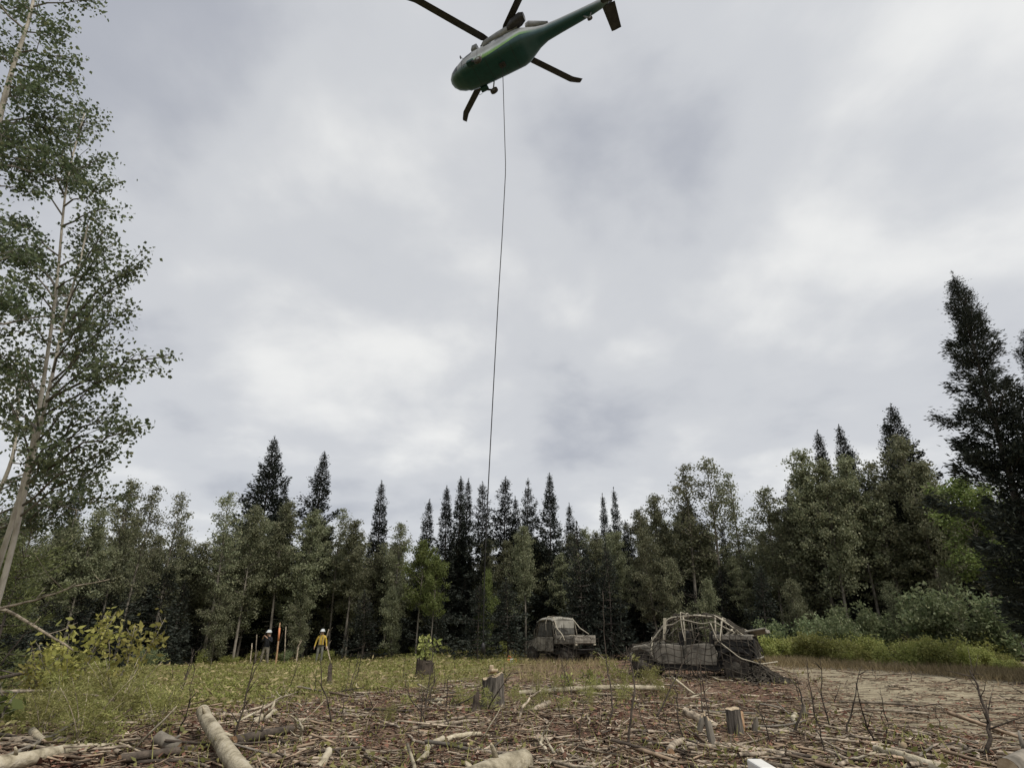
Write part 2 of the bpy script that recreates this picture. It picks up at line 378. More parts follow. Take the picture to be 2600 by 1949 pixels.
# ------------------------------------------------------------------ tree meshes
def spruce_mesh(seed, H, Rr, zb, dens=1.0, spray=.26, shaggy=.5, irregular=.25, droop=.25, top_thin=1.0, expo=1.05, wr=1.0, club=.32):
    rng = np.random.default_rng(seed)
    C, U, Ls = [], [], []; B0, B1, Br = [], [], []
    z = zb
    wob = rng.uniform(0, 6.28, 4)
    def axis(z):
        k = z / H; return np.array([.12 * math.sin(3.1 * k + wob[0]) * k, .12 * math.sin(2.3 * k + wob[1]) * k, z])
    while z < H * .985:
        rel = (z - zb) / (H - zb)
        prof = (1 - rel) ** expo * (1 if rel > .12 else .65 + .35 * rel / .12)
        nb = rng.integers(4, 7)
        a0 = rng.uniform(0, 6.28)
        gap = rng.random() < irregular * .35
        for k in range(nb):
            if gap and rng.random() < .6: continue
            az = a0 + 6.28 * k / nb + rng.normal(0, .3)
            Lb = (Rr * 1.25 * prof + .02 * top_thin) * rng.uniform(1 - irregular * 1.3, 1 + irregular * .8)
            if rng.random() < irregular * .25: Lb *= 1.35
            if Lb < .05: Lb = .05
            out = np.array([math.cos(az), math.sin(az), 0.])
            el0 = .15 + .75 * rel ** 2 - droop * (1 - rel)
            n = max(3, int(Lb * 7)); t = np.linspace(.0, 1, n)
            zz = Lb * (el0 * t - droop * .9 * t ** 1.6 * (1 - rel) + .30 * t ** 3)
            P = axis(z)[None] + out[None] * (Lb * t)[:, None] + np.stack([0 * t, 0 * t, zz], 1)
            B0.append(P[:-1]); B1.append(P[1:]); Br.append(np.linspace(.022 + .008 * Lb, .006, n)[:-1])
            side = np.cross(out, [0, 0, 1.])
            ns = int(dens * (6 + 36 * Lb))
            ts = rng.uniform(.06 if rel > .5 else .15, 1.02, ns) ** .85
            cl = rng.random(ns) < club; ts[cl] = rng.uniform(.72, 1.04, cl.sum())
            lat = rng.normal(0, 1, ns) * (.10 + .26 * Lb * (1 - ts) * .8 * shaggy + .05 * shaggy)
            pc = np.stack([np.interp(ts, t, P[:, q]) for q in range(3)], 1) + side[None] * lat[:, None]
            pc[cl] += rng.normal(0, .06 + .05 * Lb, (int(cl.sum()), 3))
            pc[:, 2] += rng.normal(-.03, .07 * shaggy + .03, ns) - .12 * np.abs(lat) * shaggy
            d = out[None] * rng.uniform(.5, 1.2, (ns, 1)) + side[None] * (np.sign(lat) * rng.uniform(.1, .9, ns))[:, None] + np.array([[0, 0, 1.]]) * rng.normal(.0 + .35 * rel, .38, (ns, 1)) 
            C.append(pc); U.append(nrm(d)); Ls.append(spray * rng.uniform(.55, 1.25, ns) * (1 - .62 * rel ** 2))
        z += rng.uniform(.7, 1.3) * (.30 * (1 - rel) + .15)
    # leader
    nl = 46; zz = rng.uniform(H - 1.1, H + .15, nl)
    C.append(np.stack([np.zeros(nl) + axis(H)[0], np.zeros(nl) + axis(H)[1], zz], 1)); U.append(nrm(np.stack([rng.normal(0, .55, nl), rng.normal(0, .55, nl), np.full(nl, 1.)], 1))); Ls.append(np.full(nl, .15))
    C = np.concatenate(C); U = np.concatenate(U); Ls = np.concatenate(Ls)
    V = perp(U, rng); V[:, 2] *= .55; V = nrm(V - U * (V * U).sum(1, keepdims=True))
    LV, LF = leaves(C, U, V, Ls, Ls * rng.uniform(.36, .62, len(Ls)) * wr, .12, .4)
    crown = mesh_np('spruce_crown', LV, LF, [M['spruce']])
    b0, b1, br = np.concatenate(B0), np.concatenate(B1), np.concatenate(Br)
    bv, bf = strips(b0, b1, br, br * .85, 3)
    mb = MB(); zs = np.linspace(-.3, H, 14); r0 = .011 * H
    mb.tube([axis(max(q, 0)) * np.array([1, 1, 0]) + np.array([0, 0, q]) for q in zs], [max(.012, r0 * (1 - .97 * max(q, 0) / H)) for q in zs], 8)
    # dead stubs below the crown
    rr = random.Random(seed)
    for k in range(14):
        q = rr.uniform(.8, max(1.2, zb + 1.5)); a = rr.uniform(0, 6.28); l = rr.uniform(.3, 1.1)
        mb.tube([axis(q), axis(q) + np.array([math.cos(a) * l, math.sin(a) * l, rr.uniform(-.25, .1) * l])], [.014, .004], 3)
    tv = np.concatenate([np.array(mb.v), bv]); q4 = np.array([f for f in mb.f if len(f) == 4]); o = len(mb.v)
    trunk = mesh_np('spruce_trunk', tv, [q4, bf + o], [M['spruce_bark']], smoothf=True)
    return dict(trunk=trunk, crown=crown, H=H)

def aspen_mesh(seed, H, Rr, zc, nleaf=9000, leaf=.125, lean=.0, nb=64, mat='aspen_leaf', bark='tree_bark', stems=1, up=.95):
    rng = np.random.default_rng(seed); rr = random.Random(seed)
    C = []; B0, B1, Br = [], [], []; mb = MB()
    for st in range(stems):
        w = rng.uniform(0, 6.28, 4); amp = rng.uniform(.1, .35); Hs = H * (1 if st == 0 else rng.uniform(.75, .95))
        ox, oy = (0, 0) if st == 0 else rng.normal(0, .35, 2); dx, dy = (0, 0) if st == 0 else rng.normal(0, .9, 2)
        def ax(z):
            k = z / Hs
            return np.array([ox + dx * k + amp * math.sin(3 * k + w[0]) * k, oy + dy * k + amp * math.sin(2.4 * k + w[1]) * k, z])
        zs = np.linspace(-.3, Hs, 16); r0 = .0085 * Hs
        mb.tube([ax(max(q, 0)) + np.array([0, 0, min(q, 0)]) for q in zs], [max(.01, r0 * (1 - .93 * max(q, 0) / Hs)) for q in zs], 8)
        for k in range(10):
            q = rr.uniform(.8, zc); a = rr.uniform(0, 6.28); l = rr.uniform(.25, .8)
            mb.tube([ax(q), ax(q) + np.array([math.cos(a) * l, math.sin(a) * l, rr.uniform(-.1, .4) * l])], [.012, .004], 3)
        n_b = nb if st == 0 else nb // 2
        for k in range(n_b):
            rel = (k + rng.uniform(0, 1)) / n_b; z = zc + (Hs * .97 - zc) * rel
            prof = math.sin(math.pi * min(1, rel * .80 + .17)) ** .8
            Lb = Rr * prof * rng.uniform(.55, 1.2) + .15; az = rng.uniform(0, 6.28); el = rng.uniform(.35, up) + .35 * rel
            out = np.array([math.cos(az) * math.cos(el), math.sin(az) * math.cos(el), math.sin(el)])
            n = 5; t = np.linspace(0, 1, n); P = ax(z)[None] + out[None] * (Lb * 1.25 * t)[:, None]; P[:, 2] -= .22 * Lb * t ** 2
            P += rng.normal(0, .03, P.shape)
            B0.append(P[:-1]); B1.append(P[1:]); Br.append(np.linspace(.018 + .006 * Lb, .005, n)[:-1])
            nc = max(3, int(Lb * 5)); tc = rng.uniform(.22, 1.0, nc)
            cc = np.stack([np.interp(tc, t, P[:, q]) for q in range(3)], 1) + rng.normal(0, .14 * (.4 + Lb * .35), (nc, 3))
            C.append(np.concatenate([cc, np.full((nc, 1), .10 + .06 * rng.random())], 1))
    C = np.concatenate(C); pick = rng.integers(0, len(C), nleaf)
    pos = C[pick, :3] + rng.normal(0, 1, (nleaf, 3)) * C[pick, 3:4] * np.array([[1.25, 1.25, .95]])
    U = nrm(unit(nleaf, rng) + np.array([[0, 0, -.45]])); V = perp(U, rng)
    Ls = leaf * rng.uniform(.7, 1.3, nleaf)
    LV, LF = leaves(pos, U, V, Ls, Ls * .85, .08, .45)
    crown = mesh_np('aspen_crown', LV, LF, [M[mat]])
    bv, bf = strips(np.concatenate(B0), np.concatenate(B1), np.concatenate(Br), np.concatenate(Br) * .8, 3)
    q4 = np.array([f for f in mb.f if len(f) == 4]); o = len(mb.v)
    trunk = mesh_np('aspen_trunk', np.concatenate([np.array(mb.v), bv]), [q4, bf + o], [M[bark]], smoothf=True)
    return dict(trunk=trunk, crown=crown, H=H)

SPR = [spruce_mesh(100 + i, *a) for i, a in enumerate([
    (15, 2.6, 1.2, 2.0, .30, 1.0, .50, .28), (15, 1.9, 1.4, 2.0, .29, .95, .55, .28), (15, 1.3, 1.0, 2.0, .27, .8, .42, .30, .8, .95),
    (15, 1.45, 2.0, 1.7, .29, .65, .60, .25, .8, .8), (15, 1.1, 1.0, 2.1, .26, .8, .40, .35, .8, .85), (15, 2.1, 1.6, 1.7, .29, .8, .6, .2)])]
GIANT = spruce_mesh(150, 16, 1.25, 1.5, 8.0, .21, .75, .62, .16, .3, .80, .60, .42)
GIANT2 = spruce_mesh(151, 15, 1.35, 1.0, 7.5, .21, .75, .6, .16, .3, .75, .60, .42)
YSP = [spruce_mesh(170 + i, *a) for i, a in enumerate([
    (6, 1.75, .25, 1.5, .23, .9, .35, .35), (6, 1.4, .2, 1.6, .21, .8, .3, .3), (6, 2.1, .3, 1.4, .24, .9, .4, .3)])]
GSP = spruce_mesh(180, 6, 1.7, .3, 3.2, .20, .7, .45, .30, 1.0, 1.0, .5); GSP['crown'].materials.clear(); GSP['crown'].materials.append(M['spruce_lit_green'])
ASP = [aspen_mesh(200 + i, *a) for i, a in enumerate([
    (12, 1.5, 4.0, 8500), (12, 1.25, 4.6, 7500), (12, 1.7, 3.2, 9500), (12, 1.1, 5.0, 6500), (12, 1.4, 3.8, 6000, .12), (12, 1.9, 2.6, 11000)])]
SPARSE = [aspen_mesh(220 + i, 12, 1.2, 4.5, 3600, .11, 0, 44) for i in range(3)]
BRIGHT = [aspen_mesh(230, 9, 1.5, 3.4, 8500, .12, 0, 60, 'bright_leaf'), aspen_mesh(231, 8, 1.2, 1.6, 7000, .12, 0, 60, 'bright_leaf')]
LOW = [aspen_mesh(250 + i, 11, 1.75, 2.0, 11000, .125, 0, 84) for i in range(3)]
BUSHY = [aspen_mesh(240 + i, 7, 1.7, .5, 9500, .12, 0, 80, 'aspen_leaf') for i in range(3)]

def place(kindname, proto, base, top=None, h=None, rs=1.0, label='', cat='tree', group=None, rz=None, sink=.05):
    base = np.array(base, float)
    if top is None: top = base + np.array([0, 0, h])
    d = Vector(top - base); L = d.length; s = L / proto['H']
    o = thing(kindname, label, cat, (base[0], base[1], base[2] - sink), 0, group)
    q = Vector((0, 0, 1)).rotation_difference(d.normalized())
    o.rotation_mode = 'QUATERNION'
    from mathutils import Quaternion
    o.rotation_quaternion = q @ Quaternion((0, 0, 1), random.uniform(0, 6.28) if rz is None else rz)
    o.scale = (s * rs, s * rs, s)
    obj('trunk', proto['trunk'], o); obj('crown', proto['crown'], o)
    return o
def tree_px(kindname, proto, tx, ty, Y, bx=None, rs=1.0, **k):
    top = at(tx, ty, Y)
    if bx is None: X = top[0] * .97
    elif bx == 'lean': X = (tx + .62 * (tx - 1300) / (ty + 1730.) * (1650 - ty) - 1300) / 1443. * Y
    else: X = (bx - 1300) / 1443. * Y
    base = np.array([X, Y, float(gz(X, Y))])
    return place(kindname, proto, base, top, rs=rs, **k)
def edge_Y(px):
    return float(np.interp(px, [-200, 0, 150, 300, 600, 1000, 1300, 1600, 1900, 2200, 2600, 2800], [15, 18, 22, 27, 35, 39, 39, 35, 31, 29, 25, 23]))
def sky_y(px):
    return float(np.interp(px, [-200, 0, 200, 300, 450, 560, 650, 800, 930, 1050, 1150, 1300, 1450, 1550, 1620, 1750, 1850, 1950, 2030, 2150, 2300, 2380, 2500, 2800],
                           [1200, 1240, 1300, 1280, 1320, 1325, 1270, 1320, 1335, 1360, 1330, 1310, 1335, 1330, 1300, 1255, 1290, 1280, 1185, 1190, 1140, 1215, 1190, 1150]))

# ---- trees that can be picked out one by one
SPRUCES = [
    (0, 697, 1108, 40, 700, 1.0, 'tall broad dark spruce rising highest behind the person in the dark top'),
    (2, 727, 1222, 43, 735, 1.0, 'thin spruce spire tucked against the tall broad dark spruce'),
    (1, 828, 1148, 40, 838, 1.0, 'tall ragged spruce rising behind the person in the yellow shirt'),
    (2, 972, 1222, 41, 985, 1.05, 'narrow spruce spire alone between the ragged spruce and the bright green aspen'),
    (2, 1088, 1268, 41, 1095, 1.1, 'short spruce spire just behind the bright green aspen crown'),
    (4, 1137, 1236, 40, 1145, 1.1, 'first narrow spruce spire in the tight row beside the hanging line'),
    (4, 1168, 1212, 41, 1172, 1.0, 'tallest narrow spruce spire in the tight row beside the hanging line'),
    (2, 1187, 1216, 42, 1195, .9, 'needle thin spruce spire squeezed between two taller ones near the hanging line'),
    (3, 1228, 1226, 40, 1230, 1.0, 'open branched spruce standing directly behind the hanging line'),
    (3, 1280, 1212, 42, 1284, 1.1, 'spruce with a thick clubbed top and gappy branches'),
    (2, 1310, 1262, 44, 1312, 1.0, 'small spruce spire between the club topped spruce and the even cone shaped one'),
    (5, 1340, 1216, 41, 1343, .9, 'even cone shaped spruce with a bare dark trunk near the far vehicle'),
    (1, 1395, 1202, 41, 1400, .9, 'ragged full spruce standing right behind the far vehicle'),
    (2, 1447, 1278, 43, 1450, 1.0, 'short isolated spruce tip just beyond the far vehicle'),
    (2, 1530, 1255, 43, 1537, .8, 'shorter one of twin thin spruce spires between the two vehicles'),
    (2, 1557, 1240, 43, 1560, .8, 'taller one of twin thin spruce spires between the two vehicles'),
    (4, 2075, 1098, 33, 2105, 1.0, 'narrow spruce tip poking from pale aspen crowns behind the shrubs'),
    (1, 2127, 1084, 33, 2165, .9, 'broader spruce tip poking from pale aspen crowns behind the shrubs'),
    (0, 2265, 1028, 31, 2325, .95, 'big spruce with a sharp leader behind the aspen clump at the mud'),
    (2, 2240, 1066, 32, 2290, 1.0, 'slim spruce leaning close to the big spruce with a sharp leader'),
    (4, 215, 1188, 27, 190, .9, 'spindly spruce tip beside the twin pale aspen trunks'),
]
for v, tx, ty, Y, bx, rs, lab in SPRUCES:
    tree_px('spruce_tree', SPR[v], tx, ty, Y, 'lean', rs, label=lab, cat='spruce', group='spruces with tips above the tree line')
tree_px('spruce_tree', GIANT, 2425, 692, 18.0, 2650, 1.0, label='towering dense dark spruce nearest the mud, leaning top', cat='spruce', group='spruces with tips above the tree line')
tree_px('spruce_tree', GIANT2, 2610, 830, 17.0, 2770, 1.0, label='second dense spruce pressed against the towering dark one', cat='spruce', group='spruces with tips above the tree line')

ASPENS = [
    (ASP[4], 345, 1213, 27, 330, 1.0, 'aspen with two loose tufts of leaves on top beside the twin pale trunks'),
    (SPARSE[0], 395, 1228, 28, 375, 1.0, 'thin leaved aspen with a forked top'),
    (SPARSE[1], 470, 1248, 31, 455, 1.1, 'see-through aspen with pale grey leaves behind the yellow shrub'),
    (SPARSE[2], 590, 1245, 33, 575, 1.2, 'see-through aspen just beside the tall broad dark spruce'),
    (ASP[0], 255, 1290, 25, 232, 1.1, 'round topped aspen behind the yellow shrub'),
    (ASP[2], 655, 1285, 35, 640, 1.1, 'leafy aspen in front of the tall broad dark spruce'),
    (ASP[1], 735, 1270, 36, 716, 1.1, 'leafy aspen between the tall broad spruce and the ragged spruce'),
    (ASP[2], 800, 1290, 36, 790, 1.1, 'yellowish green aspen in front of the ragged spruce'),
    (SPARSE[0], 873, 1285, 38, 866, 1.0, 'wispy aspen top beside the ragged spruce'),
    (ASP[0], 905, 1318, 37, 890, 1.2, 'leaning aspen with a long pale trunk behind the person in yellow'),
    (ASP[4], 1020, 1322, 38, 1025, 1.1, 'grey green aspen beside the lone narrow spruce spire'),
    (BRIGHT[0], 1072, 1372, 36, 1078, 1.0, 'bright green aspen catching the light, taller and farther of two'),
    (BRIGHT[0], 1105, 1408, 34, 1112, 1.0, 'bright green aspen catching the light, rounder and nearer of two'),
    (BRIGHT[1], 1235, 1448, 34, 1232, .8, 'slim yellowish aspen sapling beside the hanging line'),
    (ASP[3], 1330, 1330, 37, 1335, 1.1, 'leaning grey aspen whose trunk slants down to the far vehicle'),
    (ASP[5], 1620, 1290, 33, 1672, 1.0, 'spreading pale aspen with a clear trunk behind the near vehicle'),
    (ASP[0], 1660, 1255, 35, 1680, 1.0, 'aspen filling the gap behind the spreading pale aspen'),
    (SPARSE[1], 1728, 1172, 34, 1745, 1.3, 'tall loose aspen spire, shorter of a pair above the near vehicle'),
    (SPARSE[2], 1785, 1158, 34, 1800, 1.2, 'tall loose aspen spire, taller of a pair above the near vehicle'),
    (SPARSE[0], 1845, 1198, 34, 1868, 1.1, 'feathery aspen spire beside the loose pair'),
    (ASP[4], 1935, 1232, 32, 1965, 1.2, 'round headed aspen behind the low green shrubs'),
    (ASP[0], 2035, 1140, 30, 2075, 1.1, 'tall pale aspen at the start of the high clump by the mud'),
    (ASP[2], 2085, 1160, 29, 2150, 1.0, 'pale leaning aspen with a thick slanting trunk over the shrubs'),
    (ASP[0], 2145, 1158, 29.5, 2185, 1.0, 'pale aspen with a slim slanting trunk over the shrubs'),
    (ASP[4], 2205, 1165, 29, 2240, 1.1, 'aspen with tufted top beside the big spruce with sharp leader'),
    (ASP[2], 2290, 1100, 28, 2345, 1.0, 'broad pale aspen hiding the big spruce with sharp leader'),
    (ASP[1], 2345, 1195, 28, 2395, 1.0, 'slim aspen with a pale trunk between the big spruce and the towering one'),
    (BRIGHT[0], 2425, 1212, 25, 2490, 1.1, 'bright green aspen beneath the towering dark spruce'),
    (ASP[3], 2480, 1260, 25, 2545, 1.0, 'aspen with a pale trunk below the towering dark spruce'),
]
for pr, tx, ty, Y, bx, rs, lab in ASPENS:
    tree_px('aspen_tree', pr, tx, ty, Y, bx if lab.startswith(('leaning grey', 'pale leaning', 'spreading')) else 'lean', rs, label=lab, cat='aspen', group='aspens along the clearing edge')

# ---- the rest of the wood, tree by tree
rf = random.Random(33)
px = -160.0
while px < 2760:                                     # dark spruces and aspens just inside the edge
    Y = edge_Y(px) + rf.uniform(3, 6.5); ty = sky_y(px) + rf.uniform(5, 110)
    if rf.random() < .45:
        tree_px('spruce_tree', rf.choice(SPR), px, ty, Y, px + rf.uniform(-12, 12) + (px - 1300) * .085, rf.uniform(.85, 1.15), label='dark spruce packed inside the tree line, its tip below the canopy', cat='spruce', group='spruces inside the tree line')
    else:
        tree_px('aspen_tree', rf.choice(ASP), px, ty, Y, px + rf.uniform(-30, 30) + (px - 1300) * .085, rf.uniform(.95, 1.3), label='ordinary grey green aspen packed inside the tree line', cat='aspen', group='aspens inside the tree line')
    px += rf.uniform(26, 52) * 35 / Y
px = -200.0
while px < 2800:                                     # second rank, deeper in
    Y = edge_Y(px) + rf.uniform(8, 15); ty = sky_y(px) + rf.uniform(25, 120)
    tree_px('spruce_tree', rf.choice(SPR[:2] + SPR[5:]), px, ty, Y, px + (px - 1300) * .05, rf.uniform(1.0, 1.25), label='dark spruce standing deep in the wood behind the front trees', cat='spruce', group='spruces deep in the wood')
    px += rf.uniform(38, 62) * 35 / Y
px = -120.0
while px < 2750:                                     # young spruces under the canopy
    Y = edge_Y(px) + rf.uniform(1.2, 3.5); X = (px - 1300) / 1443. * Y
    if not (560 < px < 980 and rf.random() < .55):
        h = rf.uniform(2.6, 6.2)
        place('young_spruce', rf.choice(YSP), (X, Y, float(gz(X, Y))), h=h, rs=rf.uniform(.9, 1.2), label='bushy young spruce in the dark understorey of the tree line', cat='spruce', group='young spruces under the canopy')
    px += rf.uniform(34, 70) * 35 / Y
px = -120.0
while px < 2750:                                     # leafy aspens of the front rank
    Y = edge_Y(px) + rf.uniform(.6, 3.2); ty = sky_y(px) + rf.uniform(15, 130)
    tree_px('aspen_tree', rf.choice([ASP[5], ASP[2], ASP[0], LOW[0], LOW[1], LOW[2]]), px, ty, Y, px + rf.uniform(-24, 24) + (px - 1300) * .085, rf.uniform(1.0, 1.3), label='leafy grey green aspen in the front rank of the tree line', cat='aspen', group='front rank aspens')
    px += rf.uniform(40, 75) * 35 / Y
px = -220.0
while px < 2850:                                     # low dark spruces far inside
    Y = edge_Y(px) + rf.uniform(13, 24); X = (px - 1300) / 1443. * Y
    place('young_spruce', rf.choice(YSP), (X, Y, float(gz(X, Y))), h=rf.uniform(5.5, 8), rs=rf.uniform(1.15, 1.5), label='low dark spruce far inside the wood seen between trunks', cat='spruce', group='spruces far inside the wood')
    px += rf.uniform(26, 40) * 35 / Y
for tx, ty, Y, rs, lab in [(1215, 1480, 33.5, 1.1, 'full young spruce between the hanging line and the far vehicle'), (1290, 1470, 35, 1.2, 'dark full young spruce just short of the far vehicle'),
                           (1470, 1330, 34.5, .75, 'big dark spruce skirted to the ground between the two vehicles'), (1540, 1385, 33.5, .9, 'dark spruce skirted to the ground behind the near vehicle'),
                           (1930, 1440, 29.5, 1.0, 'black shadowed spruce behind the low green shrubs'), (930, 1500, 36, 1.1, 'low dark spruce by the leaning pale aspen trunk'),
                           (1110, 1480, 36.5, .9, 'dark spruce under the rounder bright green aspen')]:
    tree_px('young_spruce', YSP[int(tx) % 3], tx, ty, Y, None, rs, label=lab, cat='spruce', group='young spruces at the clearing edge')
for tx, ty, Y, lab in [(110, 1262, 15.5, 'light green spruce with layered branches beside the twin pale trunks'), (35, 1330, 17.5, 'low light green spruce under the twin pale trunks')]:
    tree_px('young_spruce', GSP, tx, ty, Y, None, .8, label=lab, cat='spruce', group='light green spruces by the twin trunks')
for px_, py_, Y, k, lab in [(1700, 1420, 31.5, 0, 'leafy aspen sapling over the hood of the near vehicle'), (1790, 1470, 31, 1, 'leafy aspen sapling behind the cage of the near vehicle'),
                       (2010, 1470, 28.5, 2, 'leafy aspen sapling standing over the low green shrubs'), (2260, 1480, 27.5, 0, 'leafy aspen sapling in shade at the mud edge'),
                       (2400, 1440, 26, 1, 'leafy aspen sapling under the bright green aspen'), (560, 1480, 33, 2, 'leafy aspen sapling near the person in the dark top'),
                       (770, 1480, 35.5, 1, 'leafy aspen sapling behind the orange marked pole'), (1000, 1490, 36, 0, 'leafy aspen sapling under the bright green aspens')]:
    tree_px('aspen_sapling', BUSHY[k], px_, py_, Y, None, .8, label=lab, cat='sapling', group='leafy saplings at the clearing edge')

# ------------------------------------------------------------------ near aspens (twin pale trunks and a neighbour)
def near_aspen(name, label, trunk_pts, r0, r1, tips, nleaf, seed, extra=26, xmax=None, leaf=.062):
    """trunk_pts: world points bottom to top; tips: (world tip, start fraction)"""
    rng = np.random.default_rng(seed); rr = random.Random(seed)
    T = np.array(trunk_pts); k = len(T); tt = np.linspace(0, 1, 40)
    s = np.concatenate([[0], np.cumsum(np.linalg.norm(np.diff(T, axis=0), axis=1))]); s /= s[-1]
    TP = np.stack([np.interp(tt, s, T[:, q]) for q in range(3)], 1)
    ker = np.array([1, 2, 3, 2, 1.]) / 9
    for q in range(3):
        e = np.pad(TP[:, q], 2, mode='edge'); TP[:, q] = np.convolve(e, ker, 'valid')
    rad = r0 + (r1 - r0) * tt ** .8
    base = TP[0].copy(); base[2] = float(gz(base[0], base[1]))
    root = thing(name, label, 'aspen', base, 0, 'aspens overhanging the clearing')
    mb = MB(); mb.tube([p - base for p in TP], rad, 12, jit=.03, rnd=rr)
    tr = mb.build('trunk', M['aspen_bark'], root, True)
    def tp(f): return np.array([np.interp(f, tt, TP[:, q]) for q in range(3)])
    lb = MB(); C = []
    def branch(P0, P1, r, depth, sag):
        P0 = np.array(P0); P1 = np.array(P1); Lb = np.linalg.norm(P1 - P0); n = max(4, int(Lb * 3) + 2)
        t = np.linspace(0, 1, n); P = P0 + (P1 - P0) * t[:, None]
        P[:, 2] += sag * Lb * np.sin(math.pi * t) + 0
        P[1:-1] += rng.normal(0, .03 * Lb / 2 + .008, (n - 2, 3))
        lb.tube([p - base for p in P], list(np.linspace(r, max(.0035, r * .22), n)), 5 if depth == 0 else 4, cap=False)
        if depth == 0:
            for j in range(int(3 + Lb * 3.2)):
                f = rr.uniform(.25, .97); p = np.array([np.interp(f, t, P[:, q]) for q in range(3)])
                d = nrm(nrm(P1 - P0) * .8 + rng.normal(0, .55, 3) + np.array([0, 0, .05])); l = rr.uniform(.25, .75) * (1.15 - f * .5)
                branch(p, p + d * l, max(.005, r * .35), 1, .03)
        nc = max(2, int(Lb * (5 if depth == 0 else 9))); f = rng.uniform(.35 if depth == 0 else .15, 1.02, nc)
        cc = np.stack([np.interp(f, t, P[:, q]) for q in range(3)], 1)
        C.append(np.concatenate([cc, np.full((nc, 1), .085)], 1)); C.append(np.concatenate([P[-1:], [[.07]]], 1))
    for tip, f in tips: branch(tp(f), tip, .012 + .010 * np.linalg.norm(tp(f) - tip) / 2, 0, .05)
    for j in range(extra):
        f = rr.uniform(.40, .99); a = rr.uniform(.15, 3.6); l = rr.uniform(.7, 2.2) * (1.25 - f * .6)
        d = np.array([math.cos(a), math.sin(a), rr.uniform(.25, .9)]); e = tp(f) + d * l
        if xmax is not None:
            dd = e - np.array([0, 0, CAM_H]); dep = dd[1] * CT + dd[2] * ST; vv = 974.5 - 1300 * (-dd[1] * ST + dd[2] * CT) / dep
            uu = 1300 + 1300 * dd[0] / dep
            if uu > np.interp(vv, xmax[0], xmax[1]): continue
        branch(tp(f), e, .012 + .006 * l, 0, .04)
    lb.build('limb', M['tree_bark'], root, True)
    C = np.concatenate(C); pick = rng.integers(0, len(C), nleaf)
    pos = C[pick, :3] + rng.normal(0, 1, (nleaf, 3)) * C[pick, 3:4] * np.array([[1, 1, .9]]) - base
    U = nrm(unit(nleaf, rng) + np.array([[0, 0, -.75]])); V = perp(U, rng)
    Ls = leaf * rng.uniform(.7, 1.35, nleaf); LV, LF = leaves(pos, U, V, Ls, Ls * .80, .10, .38)
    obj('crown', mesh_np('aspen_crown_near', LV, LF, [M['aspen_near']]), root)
    return root
def yl(py, a=8.6, b=7.0): return float(np.interp(py, [0, 1600], [b, a]))
SIL = ([-200, 0, 150, 270, 400, 500, 620, 660, 720, 800, 900, 1000, 1090, 1200, 1300], [160, 165, 165, 205, 235, 250, 275, 320, 290, 265, 270, 235, 225, 190, 150])
tA = [at(-60, 1600, 8.7), at(9, 1396, yl(1396)), at(63, 1222, yl(1222)), at(97, 1058, yl(1058)), at(128, 851, yl(851)), at(145, 720, yl(720)), at(153, 630, yl(630)), at(163, 507, yl(507)), at(177, 422, yl(422)), at(205, 320, yl(320)), at(218, 275, yl(275))]
gA = tA[0].copy(); gA[0] -= .25; gA[2] = float(gz(gA[0], gA[1])) - .1; tA = [gA] + tA
tipsA = [(at(228, 275, 7.1), .93), (at(258, 400, 7.3), .84), (at(272, 485, 7.2), .78), (at(278, 530, 7.0), .74), (at(303, 610, 7.5), .66), (at(150, 350, 6.6), .82), (at(60, 420, 6.8), .76), (at(40, 560, 7.6), .68), (at(30, 700, 7.0), .58), (at(20, 880, 7.6), .5), (at(235, 690, 7.2), .62), (at(190, 300, 7.6), .86), (at(90, 330, 7.4), .80), (at(10, 620, 7.2), .60), (at(60, 800, 7.4), .52)]
near_aspen('aspen_tree', 'taller of twin pale slender aspen trunks leaning together over the brush', tA, .050, .012, tipsA, 6800, 501, 18, SIL)
tB = [at(-26, 1600, 8.3), at(30, 1396, yl(1396) - .3), at(87, 1145, yl(1145) - .3), at(116, 1025, yl(1025) - .3), at(145, 900, yl(900) - .3), at(156, 840, yl(840) - .3), at(179, 745, yl(745) - .3), at(205, 660, yl(660) - .3), at(225, 560, yl(560) - .3)]
gB = tB[0].copy(); gB[0] -= .2; gB[2] = float(gz(gB[0], gB[1])) - .1; tB = [gB] + tB
tipsB = [(at(370, 655, 6.9), .74), (at(330, 700, 7.2), .70), (at(318, 790, 7.4), .62), (at(285, 820, 7.0), .60), (at(428, 900, 6.7), .58), (at(330, 940, 7.0), .55), (at(300, 880, 7.2), .58), (at(250, 975, 7.4), .50), (at(285, 1040, 7.0), .45), (at(352, 1082, 6.8), .42), (at(262, 1140, 7.3), .38), (at(258, 1168, 7.6), .36), (at(210, 1060, 7.2), .44), (at(240, 760, 6.8), .64), (at(250, 640, 7.1), .78), (at(265, 580, 7.1), .86), (at(60, 930, 7.0), .52), (at(20, 1010, 7.2), .46), (at(160, 1120, 7.0), .42)]
near_aspen('aspen_tree', 'shorter forked one of twin pale aspen trunks leaning over the brush', tB, .052, .012, tipsB, 5200, 502, 6, SIL)
tC = [np.array([-9.7, 7.4, float(gz(-9.7, 7.4)) - .1]), at(-130, 1240, 7.3), at(-60, 700, 6.6), at(-10, 330, 6.2), at(40, 140, 6.0), at(75, 60, 5.9), at(95, -60, 5.8)]
